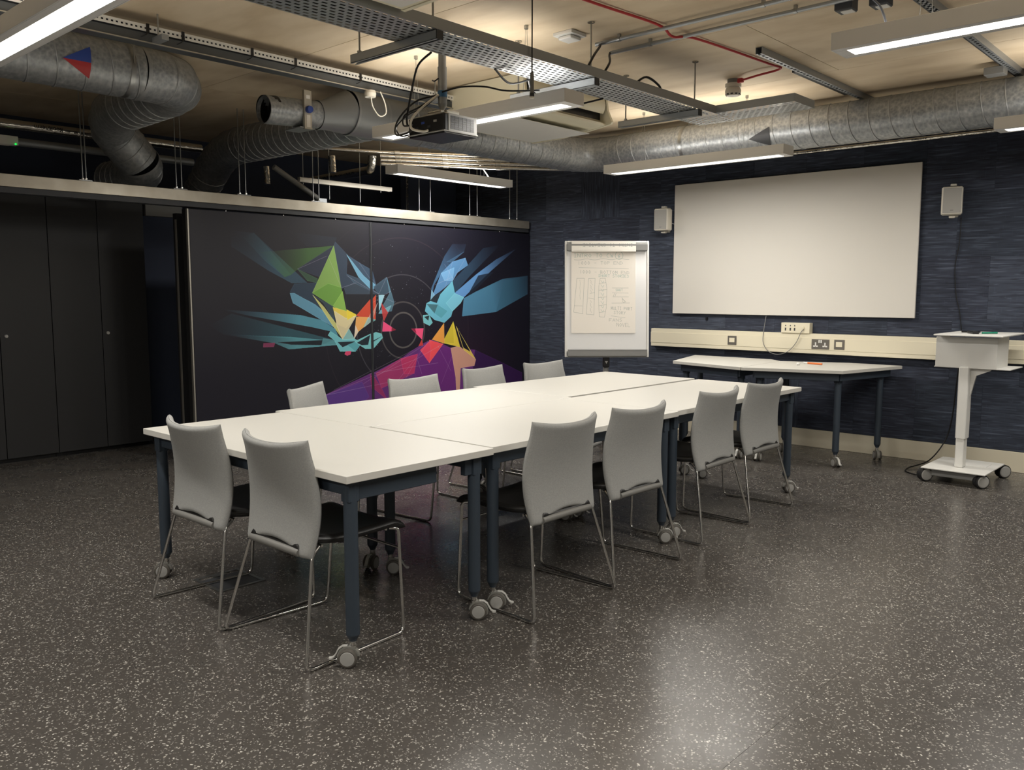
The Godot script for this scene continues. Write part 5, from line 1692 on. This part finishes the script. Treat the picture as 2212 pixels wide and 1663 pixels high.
const MURAL := [
	[[184, 75, 288, 80, 548, 288, 468, 291, 353, 238, 181, 141], [70, 115, 140], 0.62, [184, 81]],
	[[288, 80, 356, 141, 465, 254, 432, 263, 338, 197, 235, 99], [70, 120, 130], 0.45, [235, 86]],
	[[316, 160, 697, 118, 495, 232, 465, 254, 432, 265, 385, 223], [78, 122, 62], 0.8, [323, 184]],
	[[697, 118, 499, 228, 618, 262, 572, 335, 640, 233], [48, 56, 76], 0.9, []],
	[[471, 67, 716, 80, 697, 118, 553, 127], [40, 52, 70], 0.5, [471, 67]],
	[[706, 100, 773, 156, 766, 246, 817, 286, 737, 313, 697, 121], [58, 76, 98], 0.85, []],
	[[766, 246, 865, 275, 912, 320, 946, 340, 807, 286], [72, 96, 118], 0.8, []],
	[[769, 156, 833, 188, 904, 220, 927, 293, 912, 320, 855, 275], [66, 92, 118], 0.85, []],
	[[769, 156, 865, 252, 927, 297, 907, 317, 836, 260], [120, 178, 212], 0.9, []],
	[[499, 228, 604, 270, 599, 288, 548, 278], [70, 110, 80], 0.7, []],
	[[458, 328, 480, 294, 599, 288, 574, 334, 683, 477, 706, 440, 622, 423, 537, 357], [48, 70, 92], 0.8, []],
	[[457, 334, 479, 335, 588, 386, 688, 458, 705, 500, 621, 457, 471, 378], [108, 168, 198], 0.9, []],
	[[697, 118, 734, 309, 661, 291, 574, 334], [134, 172, 92], 1, []],
	[[574, 334, 661, 291, 734, 309, 762, 426, 685, 395], [112, 160, 72], 1, []],
	[[685, 395, 741, 327, 762, 426], [140, 186, 88], 1, []],
	[[685, 395, 688, 458, 632, 379, 576, 343], [60, 78, 90], 0.9, []],
	[[576, 343, 636, 398, 705, 481, 736, 548, 678, 480], [206, 206, 128], 0.95, []],
	[[751, 312, 807, 286, 946, 340, 760, 339], [64, 80, 96], 0.85, []],
	[[760, 339, 946, 340, 926, 351, 818, 436, 762, 411], [34, 36, 44], 0.9, []],
	[[685, 399, 758, 418, 818, 439, 784, 476, 756, 498, 705, 477], [232, 208, 92], 1, []],
	[[693, 417, 757, 452, 818, 442, 736, 550, 705, 489], [226, 214, 172], 0.95, []],
	[[762, 411, 818, 436, 766, 460], [240, 216, 70], 1, []],
	[[926, 344, 921, 464, 870, 455, 818, 441], [206, 78, 56], 1, []],
	[[818, 446, 890, 450, 860, 497, 826, 519, 803, 550, 812, 488], [236, 172, 100], 1, []],
	[[812, 488, 828, 518, 803, 550], [232, 214, 190], 1, []],
	[[890, 450, 921, 464, 860, 497], [120, 190, 190], 0.9, []],
	[[124, 401, 509, 432, 621, 457, 696, 500, 717, 547, 668, 510, 568, 488, 253, 430], [92, 162, 184], 0.9, [117, 401]],
	[[68, 466, 171, 419, 667, 545, 627, 548, 131, 505], [56, 104, 118], 0.75, [60, 472]],
	[[131, 505, 456, 528, 699, 556, 703, 575, 446, 583, 374, 553], [96, 166, 178], 0.9, [124, 503]],
	[[390, 549, 685, 550, 618, 571, 455, 562], [26, 34, 44], 1, []],
	[[627, 542, 685, 550, 703, 575, 618, 571], [90, 150, 160], 0.9, []],
	[[668, 510, 736, 550, 806, 551, 848, 570, 809, 611, 720, 606, 690, 553, 654, 528], [118, 192, 202], 1, []],
	[[736, 550, 774, 502, 806, 551], [150, 205, 205], 0.9, []],
	[[708, 562, 815, 563, 735, 586], [30, 42, 52], 1, []],
	[[815, 563, 848, 570, 809, 611, 763, 578], [90, 165, 178], 0.9, []],
	[[806, 563, 922, 523, 957, 532, 964, 552, 906, 602, 867, 600, 820, 573], [122, 196, 202], 1, []],
	[[820, 570, 898, 536, 885, 582, 848, 582], [32, 44, 54], 1, []],
	[[903, 570, 955, 546, 907, 563], [36, 50, 60], 1, []],
	[[912, 305, 993, 258, 1016, 330, 961, 345, 939, 336], [64, 88, 108], 0.9, []],
	[[995, 259, 1039, 380, 1022, 423, 944, 429, 1011, 336], [96, 138, 158], 0.75, []],
	[[943, 345, 979, 344, 945, 420], [156, 208, 226], 1, []],
	[[949, 422, 1020, 395, 997, 434, 941, 434], [120, 175, 190], 0.9, []],
	[[960, 383, 999, 430, 973, 471, 964, 434], [192, 62, 62], 0.9, []],
	[[970, 473, 1022, 502, 1020, 522, 962, 521], [242, 84, 134], 1, []],
	[[1022, 502, 1047, 516, 1020, 522], [150, 40, 62], 0.9, []],
	[[935, 382, 899, 475, 864, 497], [200, 200, 190], 0.5, []],
	[[1438, 80, 1539, 76, 1523, 117, 1437, 172, 1356, 233, 1305, 295, 1281, 386, 1288, 308, 1380, 145], [74, 116, 156], 0.85, [1497, 48]],
	[[1523, 117, 1437, 172, 1397, 173], [60, 90, 120], 0.9, []],
	[[1437, 172, 1532, 149, 1550, 187, 1472, 228, 1436, 273, 1344, 328, 1293, 353, 1356, 233], [98, 150, 200], 0.9, []],
	[[1356, 233, 1449, 202, 1437, 269, 1379, 270], [120, 172, 218], 0.85, []],
	[[1550, 187, 1668, 93, 1802, 70, 1568, 242, 1453, 337, 1436, 273], [52, 78, 104], 0.8, [1809, 61]],
	[[1942, 83, 1731, 213, 1519, 358, 1448, 337, 1617, 233, 1770, 151], [104, 158, 218], 0.95, [1970, 72]],
	[[1630, 241, 1744, 222, 1604, 320, 1543, 354], [30, 40, 56], 0.8, []],
	[[2033, 236, 2033, 342, 1769, 440, 1506, 459, 1519, 363, 1604, 330, 1822, 257], [84, 142, 178], 0.95, [2140, 234]],
	[[1769, 440, 1835, 265, 2033, 236, 2033, 342], [64, 112, 140], 0.6, [2140, 262]],
	[[1436, 273, 1453, 337, 1519, 358, 1495, 388, 1435, 430, 1425, 457, 1376, 489, 1308, 473, 1242, 427, 1253, 387, 1332, 355, 1378, 318], [110, 186, 212], 1, []],
	[[1453, 337, 1519, 358, 1495, 388, 1435, 430, 1389, 387], [124, 196, 222], 1, []],
	[[1253, 390, 1337, 395, 1308, 440], [72, 116, 128], 1, []],
	[[1274, 373, 1355, 328, 1323, 386], [38, 50, 60], 1, []],
	[[1332, 395, 1400, 429, 1354, 466, 1308, 440], [92, 166, 186], 1, []],
	[[1288, 320, 1310, 345, 1281, 369], [130, 180, 210], 0.9, []],
	[[1228, 447, 1269, 445, 1293, 487, 1272, 502, 1232, 486], [120, 196, 206], 1, []],
	[[1236, 456, 1270, 450, 1263, 475], [40, 56, 62], 1, []],
	[[602, 812, 894, 723, 1077, 661, 1152, 624, 1229, 591, 1284, 575, 1363, 600, 1421, 624, 1602, 643, 1808, 722, 1986, 794, 1986, 1106, 598, 943], [104, 52, 124], 1, []],
	[[1602, 643, 1808, 722, 1986, 794, 1986, 1106, 1538, 1054], [48, 24, 72], 0.85, []],
	[[1077, 661, 1190, 643, 1166, 740, 952, 799, 918, 723], [166, 58, 112], 1, []],
	[[1166, 740, 1190, 643, 1077, 661, 1097, 739], [196, 58, 108], 0.9, []],
	[[894, 723, 952, 799, 986, 860, 902, 796], [150, 52, 104], 1, []],
	[[602, 812, 844, 759, 886, 834, 707, 956, 598, 943], [94, 60, 140], 1, []],
	[[1206, 625, 1267, 584, 1366, 600, 1267, 695], [238, 76, 106], 1, []],
	[[1190, 643, 1206, 625, 1267, 695, 1329, 608, 1421, 624, 1467, 835, 1278, 1023, 1166, 740], [112, 46, 128], 1, []],
	[[1269, 575, 1366, 600, 1267, 695, 1279, 627], [250, 86, 96], 1, []],
	[[1421, 624, 1481, 615, 1608, 696, 1596, 729, 1492, 735, 1471, 1046, 1455, 782], [214, 160, 142], 1, []],
	[[1440, 485, 1489, 622, 1361, 594], [232, 206, 72], 1, []],
	[[1440, 485, 1445, 601, 1361, 594], [218, 196, 64], 1, []],
	[[1460, 509, 1605, 692, 1517, 639], [228, 198, 96], 1, []],
	[[1472, 525, 1565, 650, 1514, 626], [26, 24, 34], 1, []],
	[[1373, 492, 1375, 598, 1288, 574], [242, 164, 78], 1, []],
	[[1148, 514, 1230, 514, 1220, 571], [248, 88, 134], 1, []],
	[[1148, 514, 1173, 514, 1181, 538], [130, 30, 58], 0.9, []],
	[[1196, 603, 1218, 572, 1226, 601], [206, 64, 62], 1, []],
	[[318, 550, 374, 551, 367, 568, 316, 567], [132, 58, 92], 1, []],
	[[753, 608, 784, 608, 779, 623, 760, 628, 746, 620], [216, 72, 112], 1, []],
]
const MURAL_LINES := [
	[894, 723, 1328, 697],
	[602, 812, 1184, 667],
	[853, 769, 1284, 577],
	[1184, 667, 1268, 576],
	[1184, 667, 1363, 600],
	[1184, 667, 1075, 803],
	[620, 806, 1003, 773],
	[1329, 608, 1420, 745],
	[1184, 667, 1215, 748],
	[679, 785, 1152, 624],
	[1217, 628, 1055, 769],
	[1433, 660, 1350, 809],
	[664, 166, 733, 306],
	[655, 167, 499, 228],
	[766, 253, 946, 340],
	[838, 188, 927, 293],
	[737, 309, 822, 286],
	[1022, 324, 901, 382],
	[993, 259, 941, 344],
	[1039, 380, 961, 351],
	[1437, 172, 1378, 320],
	[1380, 186, 1448, 269],
	[1305, 295, 1437, 252],
	[1532, 150, 1436, 273],
]
